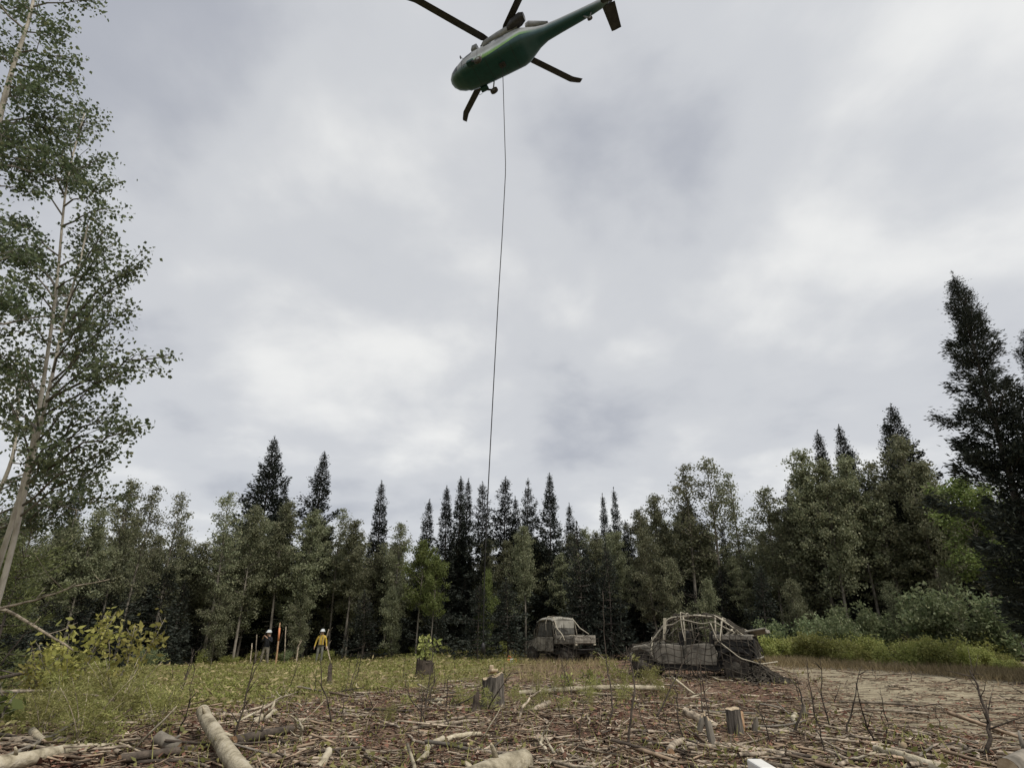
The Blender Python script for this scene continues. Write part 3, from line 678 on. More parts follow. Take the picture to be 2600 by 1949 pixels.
tipsC = [(at(245, 5, 6.0), .93), (at(160, 110, 6.0), .88), (at(182, 148, 5.9), .84), (at(188, 200, 6.2), .82), (at(150, 250, 6.2), .78), (at(120, 60, 5.7), .92), (at(30, 20, 6.3), .92), (at(90, 300, 6.4), .72), (at(60, 230, 5.8), .80), (at(20, 430, 6.4), .64), (at(70, 480, 6.6), .62), (at(15, 560, 6.6), .56), (at(100, 380, 6.3), .68), (at(150, 300, 6.5), .72), (at(40, 640, 6.8), .52), (at(10, 760, 6.8), .46), (at(20, 330, 6.0), .72), (at(60, 130, 6.2), .86), (at(110, 180, 6.3), .82)]
near_aspen('aspen_tree', 'leafy aspen whose trunk stands outside the brush, crown beside the twin trunks', tC, .12, .02, tipsC, 11500, 503, 30, SIL)
tD = [np.array([-14.0, 13.0, float(gz(-14, 13)) - .1]), at(-90, 1400, 12.6), at(0, 1245, 12.4), at(35, 1160, 12.2), at(50, 1000, 12.0), at(60, 900, 11.8)]
tipsD = [(at(190, 1240, 12), .58), (at(240, 1270, 11.5), .5), (at(335, 1268, 11.5), .45), (at(265, 1195, 11.6), .6), (at(150, 1200, 12.3), .66), (at(180, 1300, 12), .45), (at(20, 1080, 12), .85), (at(110, 1010, 12), .9), (at(130, 1180, 11.7), .7), (at(150, 1330, 12.2), .4), (at(80, 1260, 11.6), .6)]
near_aspen('aspen_tree', 'smaller crooked aspen growing just behind the twin pale trunks', tD, .10, .015, tipsD, 4200, 504, 7, None, .07)

# dead branch and pole reaching across from the left
def stickline(name, pts, rs, mat, label, cat='branch', group=None, n=7, caps=None, twigs=0, seed=1):
    rr = random.Random(seed); P = [np.array(p) for p in pts]; b = P[0].copy()
    o = thing(name, label, cat, b, 0, group); mb = MB()
    # resample with slight wander
    Q = []
    for i in range(len(P) - 1):
        for t in np.linspace(0, 1, 5)[:-1]: Q.append(P[i] * (1 - t) + P[i + 1] * t)
    Q.append(P[-1]); rr_ = np.interp(np.linspace(0, 1, len(Q)), np.linspace(0, 1, len(rs)), rs)
    for q in Q[1:-1]: q += np.array([rr.gauss(0, .006), rr.gauss(0, .006), rr.gauss(0, .006)]) + 0
    mb.tube([q - b for q in Q], rr_, n, 0, True, 1, .06, rr)
    mb.build('stem', [M[mat], M[caps or 'cut_wood']], o, True)
    for k in range(twigs):
        tb = MB(); i = rr.randrange(len(Q) // 3, len(Q)); d = np.array([rr.uniform(-1, 1), rr.uniform(-1, 1), rr.uniform(-.2, 1)]); l = rr.uniform(.15, .5)
        p = Q[i] - b; tb.tube([p, p + d * l * .5, p + d * l + np.array([0, 0, rr.uniform(-.05, .1)])], [rr_[i] * .5, rr_[i] * .35, .002], 4)
        tb.build('twig', M[mat], o, True)
    return o
stickline('dead_branch', [at(-120, 1575, 8.0), at(0, 1543, 8.2), at(90, 1522, 8.4), at(190, 1488, 8.6), at(278, 1470, 8.8)], [.022, .018, .012, .006], 'stick_pale', 'thin bare branch sweeping upward over the yellow shrub', twigs=5, seed=3)
stickline('dead_branch', [at(-40, 1530, 9.0), at(20, 1550, 9.0), at(100, 1595, 9.0), at(185, 1650, 9.2)], [.02, .024, .02, .012], 'stick_pale', 'pale bare branch slanting down into the yellow shrub', twigs=4, seed=4)
stickline('dead_branch', [at(0, 1690, 8.6), at(60, 1610, 8.8), at(100, 1590, 8.9)], [.012, .010, .004], 'stick_dark', 'short dark forked branch under the sweeping bare branch', twigs=4, seed=5)

# ------------------------------------------------------------------ shrubs
def shrub_mesh(seed, Hh, Rr, n, leaf, mat, ns=9, spread=1.0):
    rng = np.random.default_rng(seed); mb = MB(); C = []
    for k in range(ns):
        a = rng.uniform(0, 6.28); l = Hh * rng.uniform(.6, 1.05); o = rng.uniform(.2, 1) * Rr * spread
        t = np.linspace(0, 1, 6); P = np.stack([np.cos(a) * o * t ** 1.1, np.sin(a) * o * t ** 1.1, l * t], 1) + rng.normal(0, .03, (6, 3)); P[0] *= .15
        mb.tube(P, list(np.linspace(.014, .004, 6)), 4)
        for j in range(9):
            f = rng.uniform(.25, 1); p = np.array([np.interp(f, t, P[:, q]) for q in range(3)]); d = rng.normal(0, 1, 3); d[2] = abs(d[2]) * .6; d = nrm(d) * rng.uniform(.15, .4) * Rr
            mb.tube([p, p + d], [.006, .002], 3)
            for f2 in (.4, .7, 1.): C.append(p + d * f2)
    C = np.array(C); pk = rng.integers(0, len(C), n); pos = C[pk] + rng.normal(0, .075 * Rr + .03, (n, 3)); pos[:, 2] = np.abs(pos[:, 2])
    U = nrm(unit(n, rng) + np.array([[0, 0, .1]])); V = perp(U, rng); Ls = leaf * rng.uniform(.7, 1.3, n)
    LV, LF = leaves(pos, U, V, Ls, Ls * .5, .08, .45)
    return dict(stem=mb.mesh('shrub_stem', [M['tree_bark']], True), foliage=mesh_np('shrub_foliage', LV, LF, [M[mat]]))
SHR = [shrub_mesh(300 + i, 1.9, 1.1, 4200, .12, 'shrub_leaf') for i in range(3)]
SHL = [shrub_mesh(310 + i, 1.0, .9, 3200, .10, 'shrub_light', 12) for i in range(3)]
def shrub(name, pr, p, s, label, group, cat='shrub', sz=1.0):
    o = thing(name, label, cat, (p[0], p[1], float(gz(p[0], p[1])) - .03), random.uniform(0, 6.28), group); o.scale = (s, s, s * sz)
    obj('stem', pr['stem'], o); obj('foliage', pr['foliage'], o); return o
rs_ = random.Random(55)
for pxx, Y, s, lab in [(2170, 26.5, 1.25, 'tall silvery green willow beside the slanting aspen trunks'), (2120, 25.5, .95, 'mid height willow among the low shrubs by the mud'), (2395, 24.5, 1.55, 'tallest dark willow bush at the mud edge'),
                       (2440, 23.5, 1.05, 'dark willow spilling over the black hollow at the mud edge'), (2350, 25.2, 1.1, 'willow bush behind the tallest dark willow'), (2060, 27.5, 1.0, 'dark willow against the black shadowed spruce'),
                       (2240, 27.3, .9, 'small willow in front of the black gap between trunks'), (1960, 28.5, .9, 'willow beside the netted near vehicle'), (2530, 23.0, 1.2, 'willow under the towering dark spruce')]:
    X = (pxx - 1300) / 1443. * Y; shrub('willow_shrub', rs_.choice(SHR), (X, Y), s, lab, 'willows along the mud')
for i in range(46):
    pxx = rs_.uniform(1890, 2640); Y = float(np.interp(pxx, [1890, 2100, 2300, 2600], [26.5, 24.5, 22.5, 20])) + rs_.uniform(-.6, 2.6); X = (pxx - 1300) / 1443. * Y
    shrub('low_shrub', rs_.choice(SHL), (X, Y), rs_.uniform(.40, 1.10), 'low light green bush in the band between mud and trees', 'low bushes along the mud')
for i in range(26):
    pxx = rs_.uniform(120, 1300); Y = edge_Y(pxx) - rs_.uniform(.2, 1.6); X = (pxx - 1300) / 1443. * Y
    shrub('low_shrub', rs_.choice(SHL + SHR[:1]), (X, Y), rs_.uniform(.35, .7), 'small leafy bush at the dark foot of the tree line', 'bushes at the foot of the tree line')
YS = [shrub_mesh(330, 1.5, .75, 520, .115, 'yellow_leaf', 6), shrub_mesh(331, 1.6, .6, 380, .115, 'yellow_leaf', 5)]
for (pxx, pyy, s, i, lab) in [(225, 1730, 1.1, 0, 'yellow green leafy shrub, broadest of three by the bare branch'), (340, 1745, 1.08, 1, 'yellow green leafy shrub with a tall shoot'), (150, 1735, .72, 1, 'small yellow green shrub under the slanting bare branch')]:
    Y = 11.0; X = (pxx - 1300) / 1443. * Y; shrub('yellow_shrub', YS[i], (X, Y), s, lab, 'yellow shrubs by the logs')
LG = shrub_mesh(335, .42, .22, 34, .13, 'bright_leaf', 3)
for pxx, Y, h, lab in [(75, 8.3, 1.35, 'fresh bright green leafy sprout on a dark stem')]:
    X = (pxx - 1300) / 1443. * Y; shrub('leafy_sprout', LG, (X, Y), 1.6, lab, None, 'sprout')
SPROUT = shrub_mesh(336, .55, .38, 130, .12, 'shrub_light', 6)

# ------------------------------------------------------------------ helicopter
def heli_paint():
    m, nt, N, L = newmat('helicopter_paint')
    out = N('ShaderNodeOutputMaterial'); tc = N('ShaderNodeTexCoord'); sp = N('ShaderNodeSeparateXYZ'); L(tc.outputs['Object'], sp.inputs[0])
    def mth(op, a, b=None, c=None):
        n = N('ShaderNodeMath'); n.operation = op
        for i, v in enumerate((a, b, c)):
            if v is None: continue
            if isinstance(v, (int, float)): n.inputs[i].default_value = v
            else: L(v, n.inputs[i])
        return n.outputs[0]
    # livery line: low along the cabin, sweeping up towards the tail; the green edge fades aft
    x, z = sp.outputs[0], sp.outputs[2]
    def mrange(a, b, c, d, sm=True):
        q = N('ShaderNodeMapRange'); q.interpolation_type = 'SMOOTHSTEP' if sm else 'LINEAR'; L(x, q.inputs[0])
        for nm, v in zip(('From Min', 'From Max', 'To Min', 'To Max'), (a, b, c, d)): q.inputs[nm].default_value = v
        return q.outputs[0]
    line = mrange(1.0, -5.0, -2.66, -1.75); nose = mrange(2.2, 4.3, 0, .06)
    d = mth('SUBTRACT', mth('SUBTRACT', z, line), nose)
    def ramp_(stops):
        r = N('ShaderNodeValToRGB'); cr = r.color_ramp; L(mth('ADD', mth('MULTIPLY', d, .5), .5), r.inputs[0])
        cr.elements[0].position, cr.elements[0].color = stops[0]; cr.elements[1].position, cr.elements[1].color = stops[-1]
        for p, c in stops[1:-1]: e = cr.elements.new(p); e.color = c
        return r.outputs[0]
    DK = (.011, .055, .057, 1); GR = (.30, .31, .315, 1)
    r1 = ramp_([(.492, DK), (.505, (.19, .40, .08, 1)), (.60, (.26, .45, .17, 1)), (.70, (.50, .55, .57, 1)), (.85, GR)])
    r2 = ramp_([(.46, DK), (.56, (.08, .13, .13, 1)), (.68, GR), (.8, GR)])
    fac = mth('MULTIPLY', mrange(-1.6, -3.6, 1, 0), mrange(2.6, 1.9, 0, 1))
    mxx = N('ShaderNodeMix'); mxx.data_type = 'RGBA'; L(fac, mxx.inputs[0]); L(r2, mxx.inputs[6]); L(r1, mxx.inputs[7])
    class _r: outputs = [mxx.outputs[2]]
    r = _r
    n = N('ShaderNodeTexNoise'); n.inputs['Scale'].default_value = 2.2; n.inputs['Detail'].default_value = 6; L(tc.outputs['Object'], n.inputs['Vector'])
    hs = N('ShaderNodeHueSaturation'); m2 = N('ShaderNodeMapRange'); m2.inputs['To Min'].default_value = .75; m2.inputs['To Max'].default_value = 1.25; L(n.outputs[0], m2.inputs[0]); L(m2.outputs[0], hs.inputs['Value']); L(r.outputs[0], hs.inputs['Color'])
    p = N('ShaderNodeBsdfPrincipled'); p.inputs['Roughness'].default_value = .38; L(hs.outputs[0], p.inputs['Base Color']); L(p.outputs[0], out.inputs['Surface'])
    return m
M['heli'] = heli_paint()
M['heli_grey'] = surf('heli_grey', (.15, .155, .16), (.26, .265, .27), (2, 2, 2), 5, .45, 0)
M['heli_dark'] = surf('heli_dark', (.020, .019, .020), (.042, .040, .041), (3, 3, 3), 4, .55, .05)
M['heli_teal'] = surf('heli_teal', (.010, .040, .040), (.018, .060, .058), (3, 3, 3), 4, .45, 0)
M['heli_glass'] = surf('heli_glass', (.02, .024, .028), (.04, .046, .05), (1, 1, 1), 2, .08, 0, spec=.6)

def build_heli():
    root = thing('helicopter', 'dark green and grey utility helicopter hovering with a long line under it', 'helicopter', (-1.094, 26.493, 45.892))
    root.rotation_euler = Euler((0, R(1.2), R(154.5)), 'XYZ')
    # stations: x, half width, z bottom, z top, exponent
    ST_ = [(4.52, .10, -2.20, -2.02, 2.0), (4.40, .42, -2.42, -1.84, 2.1), (4.10, .74, -2.62, -1.62, 2.2), (3.65, .96, -2.76, -1.40, 2.4), (3.15, 1.08, -2.84, -1.05, 2.7), (2.65, 1.15, -2.87, -.72, 3.0),
           (2.1, 1.18, -2.88, -.58, 3.3), (1.0, 1.18, -2.88, -.55, 3.5), (-.6, 1.18, -2.88, -.55, 3.6), (-1.9, 1.18, -2.86, -.56, 3.5), (-2.35, 1.13, -2.76, -.60, 3.1), (-2.9, .93, -2.50, -.72, 2.7), (-3.5, .68, -2.26, -.80, 2.4), (-4.2, .50, -2.10, -.88, 2.3),
           (-5.4, .44, -2.00, -.96, 2.2), (-6.8, .39, -1.90, -1.02, 2.2), (-8.0, .34, -1.80, -1.02, 2.2), (-8.8, .28, -1.68, -.95, 2.2), (-9.3, .20, -1.50, -.9, 2.2)]
    S = np.array(ST_)
    def prof(x): return [np.interp(-x, -S[:, 0], S[:, k]) for k in range(1, 5)]
    def surfp(x, a, off=0.0):
        w, zb, zt, e = prof(x); c, s = math.cos(a), math.sin(a); zc, h = (zb + zt) / 2, (zt - zb) / 2
        # flatter belly than roof
        e = e + (1.6 if s < 0 and x < 3.2 else (.5 if s < 0 else 0))
        y = (w + off) * math.copysign(abs(c) ** (2 / e), c); z = zc + (h + off) * math.copysign(abs(s) ** (2 / e), s)
        if s > 0: y *= 1 - .16 * (max(0, (z - zc) / (h + 1e-6))) ** 2
        return (x, y, z)
    xs = []
    for i in range(len(ST_) - 1): xs += list(np.linspace(ST_[i][0], ST_[i + 1][0], 4)[:-1])
    xs.append(ST_[-1][0]); n = 36
    mb = MB(); V = [surfp(x, 2 * math.pi * j / n) for x in xs for j in range(n)]; F = []
    for i in range(len(xs) - 1):
        for j in range(n): j2 = (j + 1) % n; F.append((i * n + j, i * n + j2, (i + 1) * n + j2, (i + 1) * n + j))
    F += [tuple(range(n)), tuple((len(xs) - 1) * n + j for j in reversed(range(n)))]
    mb.add(V, F); fus = mb.build('fuselage', M['heli'], root, True)
    def patch(name, x0, x1, a0, a1, mat, par, off=.012, k=6):
        for sgn in (1, -1):
            b = MB(); V = []
            for i in range(k + 1):
                for j in range(k + 1):
                    p = surfp(x0 + (x1 - x0) * i / k, R(a0 + (a1 - a0) * j / k), off); V.append((p[0], p[1] * sgn, p[2]))
            b.add(V, [(i * (k + 1) + j, i * (k + 1) + j + 1, (i + 1) * (k + 1) + j + 1, (i + 1) * (k + 1) + j) for i in range(k) for j in range(k)])
            b.build(name, M[mat], par, True)
    patch('windshield', 3.62, 2.95, 40, 82, 'heli_glass', root)
    patch('cockpit_window', 2.85, 2.1, 6, 42, 'heli_glass', root)
    patch('chin_window', 3.95, 3.45, -20, 8, 'heli_glass', root)
    patch('cabin_window', .9, .15, 8, 36, 'heli_glass', root); patch('cabin_window', -.15, -.95, 8, 36, 'heli_glass', root)
    patch('cockpit_door_frame', 2.95, 2.92, -35, 45, 'heli_dark', root, .02); patch('cabin_door_rail', 1.5, -1.9, 44, 46, 'heli_dark', root, .03)
    patch('cabin_door_seam', 1.46, 1.43, -40, 42, 'heli_dark', root, .008)
    # rotor fairing and engine deck
    def loft(name, rows, mat, par, n=16):
        b = MB(); V = []
        for x, yc, zc, ry, rz, e in rows:
            for j in range(n):
                a = 2 * math.pi * j / n; c, s = math.cos(a), math.sin(a)
                V.append((x, yc + ry * math.copysign(abs(c) ** (2 / e), c), zc + rz * math.copysign(abs(s) ** (2 / e), s)))
        F = [(i * n + j, i * n + (j + 1) % n, (i + 1) * n + (j + 1) % n, (i + 1) * n + j) for i in range(len(rows) - 1) for j in range(n)]
        F += [tuple(range(n)), tuple((len(rows) - 1) * n + j for j in reversed(range(n)))]
        b.add(V, F); return b.build(name, M[mat], par, True)
    loft('rotor_fairing', [(2.3, 0, -.60, .25, .08, 2), (1.8, 0, -.52, .55, .22, 2.4), (.8, 0, -.45, .62, .33, 2.6), (-.8, 0, -.45, .62, .36, 2.6), (-2.4, 0, -.55, .55, .32, 2.4), (-3.6, 0, -.75, .40, .2, 2.2), (-4.6, 0, -.9, .2, .08, 2)], 'heli_grey', root)
    for s in (1, -1):
        nc = loft('engine_nacelle', [(1.2, s * .62, -.47, .30, .26, 2.4), (1.0, s * .68, -.45, .36, .33, 2.6), (-.4, s * .76, -.42, .40, .38, 2.8), (-1.5, s * .82, -.44, .40, .38, 2.6), (-2.1, s * .86, -.46, .33, .33, 2.2)], 'heli_grey', root)
        loft('intake', [(1.32, s * .66, -.46, .20, .20, 2), (1.16, s * .66, -.46, .25, .23, 2)], 'heli_dark', nc)
        loft('exhaust_duct', [(-1.3, s * .92, -.40, .34, .38, 2.6), (-1.7, s * 1.05, -.30, .42, .48, 3), (-2.5, s * 1.18, -.26, .42, .46, 3), (-2.85, s * 1.22, -.26, .30, .32, 2.4)], 'heli_dark', root)
        loft('oil_cooler_fairing', [(-2.7, s * .50, -.50, .28, .30, 2.6), (-3.0, s * .50, -.45, .30, .36, 3), (-3.5, s * .42, -.60, .26, .30, 2.6), (-4.5, s * .25, -.85, .12, .12, 2)], 'heli_grey', root)
        loft('inlet_scoop', [(2.15, s * .72, -.54, .26, .20, 2.4), (2.0, s * .78, -.46, .34, .32, 3), (1.6, s * .78, -.46, .34, .30, 3)], 'heli_grey', root)
    # mast, hub, blades
    b = MB(); b.tube([(0, 0, -.2), (0, 0, .18)], .16, 14); b.build('rotor_mast', M['heli_dark'], root, True)
    b = MB(); b.tube([(0, 0, -.12), (0, 0, -.05), (0, 0, .10), (0, 0, .2)], [.28, .42, .42, .2], 16); hub = b.build('rotor_hub', M['heli_dark'], root, True)
    for k in range(4):
        az = R(233.48) + k * math.pi / 2; b = MB()
        rows = []
        for rad, ch, sw in [(.9, .22, 0), (1.15, .40, 0), (1.5, .56, 0), (4, .56, 0), (7.2, .55, 0), (7.35, .55, -.02), (8.0, .48, -.22), (8.18, .42, -.30)]:
            zc = .02 + math.sin(R(2.5)) * rad + .010 * rad * rad * .12; tw = R(8 - rad * 1.1)
            lead, trail = ch * .28 + sw, -ch * .72 + sw
            for (yy, zz) in ((lead, 0), (ch * .05 + sw, .032), (trail, 0), (ch * .05 + sw, -.024)):
                rows.append((rad, yy * math.cos(tw) - zz * math.sin(tw), zc + yy * math.sin(tw) + zz * math.cos(tw)))
        # rotor turns counter-clockwise seen from above: leading edge is +y in the blade frame
        V = [(math.cos(az) * p[0] - math.sin(az) * p[1], math.sin(az) * p[0] + math.cos(az) * p[1], p[2]) for p in rows]
        F = [(i * 4 + j, i * 4 + (j + 1) % 4, (i + 1) * 4 + (j + 1) % 4, (i + 1) * 4 + j) for i in range(7) for j in range(4)] + [(0, 1, 2, 3), (31, 30, 29, 28)]
        b.add(V, F); bl = b.build('rotor_blade', M['heli_dark'], root)
        c = MB(); ca, sa = math.cos(az), math.sin(az); c.tube([(ca * .3, sa * .3, .03), (ca * .75, sa * .75, .05), (ca * 1.25, sa * 1.25, .07)], [.13, .11, .07], 8); c.build('blade_cuff', M['heli_dark'], bl, True)
    # tail fin, stabilator, tail rotor
    b = MB(); V = []
    for x0, x1, z, w in [(-8.2, -9.6, -1.4, .16), (-8.6, -9.75, -.6, .14), (-9.35, -10.2, .55, .09), (-9.55, -10.3, .75, .04)]:
        for x, y in ((x0, 0), (x0 - .25, w), (x1 + .1, w * .7), (x1, 0), (x1 + .1, -w * .7), (x0 - .25, -w)): V.append((x, y, z))
    F = [(i * 6 + j, i * 6 + (j + 1) % 6, (i + 1) * 6 + (j + 1) % 6, (i + 1) * 6 + j) for i in range(3) for j in range(6)] + [tuple(range(6)), tuple(18 + j for j in reversed(range(6)))]
    b.add(V, F); b.build('tail_fin', M['heli_grey'], root)
    for s in (1, -1):
        b = MB(); V = []
        for y, xl, xt, th in [(.12, -8.75, -9.75, .07), (2.19, -8.95, -9.72, .045)]:
            V += [(xl, s * y, -1.62), (xl - .25, s * y, -1.62 + th), (xt, s * y, -1.62), (xl - .25, s * y, -1.62 - th)]
        b.add(V, [(0, 1, 5, 4), (1, 2, 6, 5), (2, 3, 7, 6), (3, 0, 4, 7), (0, 1, 2, 3), (7, 6, 5, 4)]); b.build('stabilator', M['heli_dark'], root)
    b = MB(); b.tube([(-9.95, -.1, .3), (-9.95, -.42, .36)], .13, 10); th = b.build('tail_rotor_hub', M['heli_dark'], root, True)
    for k in range(4):
        a = R(25 + 90 * k); d = Vector((math.cos(a), -.05, math.sin(a))); b = MB(); t = Vector((-math.sin(a), 0, math.cos(a))) * .12; c = Vector((-9.95, -.42, .36))
        e = Vector((0, .015, 0)); V = [c + d * .12 + t * q for q in (-1, 1)] + [c + d * 1.65 + t * q for q in (1, -1)]
        b.add([v + e for v in V] + [v - e for v in V], [(0, 1, 2, 3), (7, 6, 5, 4), (0, 4, 5, 1), (1, 5, 6, 2), (2, 6, 7, 3), (3, 7, 4, 0)]); b.build('tail_rotor_blade', M['heli_dark'], root)
    # landing gear
    def wheel(c, r, w, par):
        b = MB(); b.tube([(c[0], c[1] - w / 2, c[2]), (c[0], c[1] - w * .35, c[2]), (c[0], c[1] + w * .35, c[2]), (c[0], c[1] + w / 2, c[2])], [r * .72, r, r, r * .72], 18)
        wh = b.build('wheel', M['rubber'], par, True)
        b = MB(); b.tube([(c[0], c[1] - w * .55, c[2]), (c[0], c[1] + w * .55, c[2])], r * .4, 12); b.build('hub', M['heli_grey'], wh, True)
    for s in (1, -1):
        b = MB(); b.box((2.0, s * 1.22, -2.72), (.72, .42, .34), taper=.8); b.build('gear_stub', M['heli_teal'], root, bevel=.05)
        b = MB(); b.tube([(1.85, s * 1.34, -2.85), (1.2, s * 1.36, -3.30)], .075, 8); b.tube([(1.2, s * 1.18, -3.30), (1.2, s * 1.5, -3.3)], .05, 8); b.build('drag_beam', M['heli_dark'], root, True)
        b = MB(); b.tube([(1.05, s * 1.16, -2.3), (1.18, s * 1.24, -3.28)], .06, 8); b.build('shock_strut', M['heli_grey'], root, True)
        wheel((1.2, s * 1.42, -3.30), .33, .24, root)
        b = MB(); b.tube([(2.7, s * 1.12, -2.75), (2.6, s * 1.42, -2.95), (2.35, s * 1.42, -2.95)], .02, 5); b.build('boarding_step', M['heli_dark'], root)
        b = MB(); q = surfp(2.85, R(40)); b.tube([(q[0], s * q[1] * .96, q[2]), (3.05, s * (q[1] + .18), q[2] + .05)], .025, 5); b.box((3.08, s * (q[1] + .22), q[2] + .06), (.08, .16, .24)); b.build('mirror', M['heli_dark'], root)
    b = MB(); b.tube([(-7.3, 0, -1.85), (-7.75, 0, -2.48)], .06, 8); b.tube([(-7.9, 0, -1.8), (-7.75, 0, -2.48)], .035, 6); b.build('tail_strut', M['heli_grey'], root, True)
    wheel((-7.75, 0, -2.5), .2, .15, root)
    b = MB(); b.tube([(2.95, .35, -.98), (3.0, .45, -.72)], .03, 6); b.tube([(2.4, -.3, -.62), (2.4, -.3, -.38)], .02, 6); b.tube([(-5.5, 0, -1.98), (-5.6, 0, -2.3)], .02, 6); kind(b.build('antenna', M['heli_dark'], root), 'stuff')
    b = MB(); b.box((-.3, 0, -2.93), (.5, .4, .14)); b.build('cargo_hook', M['heli_dark'], root, bevel=.03)
    # floor panel seams on the belly
    for x in (2.0, .8, -.4, -1.5):
        b = MB(); V = []
        for j in range(13):
            a = R(205 + 130 * j / 12)
            for dx in (0, .025): V.append(surfp(x + dx, a, .006))
        b.add(V, [(2 * j, 2 * j + 1, 2 * j + 3, 2 * j + 2) for j in range(12)]); b.build('belly_seam', M['heli_dark'], root)
    return root
heli = build_heli()
# the long line, hanging from the belly hook into the clearing
hm = Matrix.Translation(heli.location) @ heli.rotation_euler.to_matrix().to_4x4()
h0 = hm @ Vector((-.3, 0, -2.95))
lp = [(1284, 430), (1275, 600), (1265, 760), (1252, 1000), (1240, 1230), (1233, 1380), (1229, 1500), (1227, 1632)]
pts = [np.array(h0)]
for i, (a, b) in enumerate(lp): pts.append(at(a, b, float(np.interp(b, [200, 1632], [h0.y, 31.0]))))
mb = MB(); k0 = np.array(pts); tt = np.linspace(0, len(k0) - 1, 60)
mb.tube([tuple(np.interp(tt, range(len(k0)), k0[:, q])[i] - k0[0, q] for q in range(3)) for i in range(60)], .034, 6)
ln = thing('long_line', 'thin dark long line hanging from the hovering helicopter to the trees', 'cable', h0)
mb.build('rope', M['heli_dark'], ln, True)
e = Vector(k0[-1] - k0[0]); mb = MB(); mb.tube([e + Vector((0, 0, .05)), e - Vector((0, 0, .1)), e - Vector((0, 0, .5))], [.03, .11, .10], 10); mb.tube([e + Vector((0, 0, -.5)), e + Vector((.1, 0, -.62)), e + Vector((.05, 0, -.78)), e + Vector((-.08, 0, -.74))], .022, 6)
mb.build('remote_hook', M['heli_dark'], ln, True)

# ------------------------------------------------------------------ side-by-side vehicles wrapped in cargo nets
def make_wheel(par, c, r, w, rim='dusty_metal'):
    b = MB(); x, y, z = c
    b.tube([(x, y - w / 2, z), (x, y - w * .42, z), (x, y - w * .1, z), (x, y + w * .1, z), (x, y + w * .42, z), (x, y + w / 2, z)], [r * .78, r * .95, r * .97, r * .97, r * .95, r * .78], 24)
    for k in range(20):                                   # tread lugs
        a = 2 * math.pi * k / 20; rot = Matrix.Rotation(-a, 3, 'Y')
        for s in (-1, 1):
            b.box((x + math.cos(a) * r * .98, y + s * w * .24, z + math.sin(a) * r * .98), (.05, w * .40, .06), rot @ Matrix.Rotation(s * .4, 3, 'X'))
    o = b.build('wheel', M['rubber'], par, False)
    b = MB(); b.tube([(x, y - w * .51, z), (x, y + w * .51, z)], r * .52, 16); b.tube([(x, y - w * .56, z), (x, y + w * .56, z)], r * .14, 8); b.build('rim', M['mud_rim'], o, True)
    return o
def pipes(name, paths, r, mat, par):
    b = MB()
    for P in paths: b.tube(P, r, 7)
    return b.build(name, M[mat], par, True)
def panel(name, pts, th, mat, par, bevel=.02):
    """extruded side panel: outline in (x,z), thickness across y from th[0] to th[1]"""
    b = MB(); n = len(pts); V = [(x, th[0], z) for x, z in pts] + [(x, th[1], z) for x, z in pts]
    b.add(V, [tuple(range(n)), tuple(reversed(range(n, 2 * n)))] + [(i, i + n, (i + 1) % n + n, (i + 1) % n) for i in range(n)])
    return b.build(name, M[mat], par, bevel=bevel)
def lampbox(name, c, d, mat, par): b = MB(); b.box(c, d); return b.build(name, M[mat], par, bevel=.02)

def drape(name, label, loc, rz, secs, cell, rad, mat, hang, seed, group=None):
    """net over a vehicle: secs = list of (x, half width, top z, shoulder z); strands follow the draped surface"""
    rr = random.Random(seed); S = np.array(secs); o = thing(name, label, 'cargo net', loc, rz, group)
    def P(u, v):                                           # v in [-1,1] around the section
        x = u; w, zt, zs = [np.interp(u, S[:, 0], S[:, k]) for k in (1, 2, 3)]
        a = abs(v); sg = 1 if v >= 0 else -1; top = w * .75
        if a < .38: y = top * a / .38; z = zt - .06 * math.sin(a / .38 * 1.57)
        elif a < .55: t = (a - .38) / .17; y = top + (w + .03 - top) * t; z = (zt - .06) * (1 - t) + zs * t
        else: t = (a - .55) / .45; y = w + .03 + .10 * t + .05 * math.sin(u * 5 + t * 3); z = zs * (1 - t) + hang * t
        n = .035 * math.sin(u * 7.3 + v * 5) + .03 * math.sin(u * 3.1 - v * 11)
        return np.array([x + n, sg * (y + n * .6), z + n - .05 * abs(math.sin(u * 9)) * (a < .4)])
    us = np.arange(S[0, 0], S[-1, 0], cell); vs = np.arange(-1, 1.001, cell / 2.6)
    b = MB()
    for u in us: b.tube([P(u + .02 * math.sin(9 * v), v) for v in np.linspace(-1, 1, 46)], rad * rr.uniform(.8, 1.3), 4, cap=False)
    for v in vs: b.tube([P(u, min(1, max(-1, v + .012 * math.sin(7 * u)))) for u in np.linspace(S[0, 0], S[-1, 0], 46)], rad * rr.uniform(.8, 1.3), 4, cap=False)
    b.build('mesh_strands', M[mat], o)
    b = MB()
    for v in (-.5, .45): b.tube([P(u, v) + np.array([0, 0, .02]) for u in np.linspace(S[0, 0] + .6, S[-1, 0] - 1.2, 40)], rad * 1.5, 5, cap=False)
    for u in (us[len(us) // 4], us[len(us) // 2], us[3 * len(us) // 4]): b.tube([P(u, v) + np.array([0, 0, .02]) for v in np.linspace(-.62, .62, 40)], rad * 1.5, 5, cap=False)
    b.build('border_rope', M['net_pale'], o)
    return o

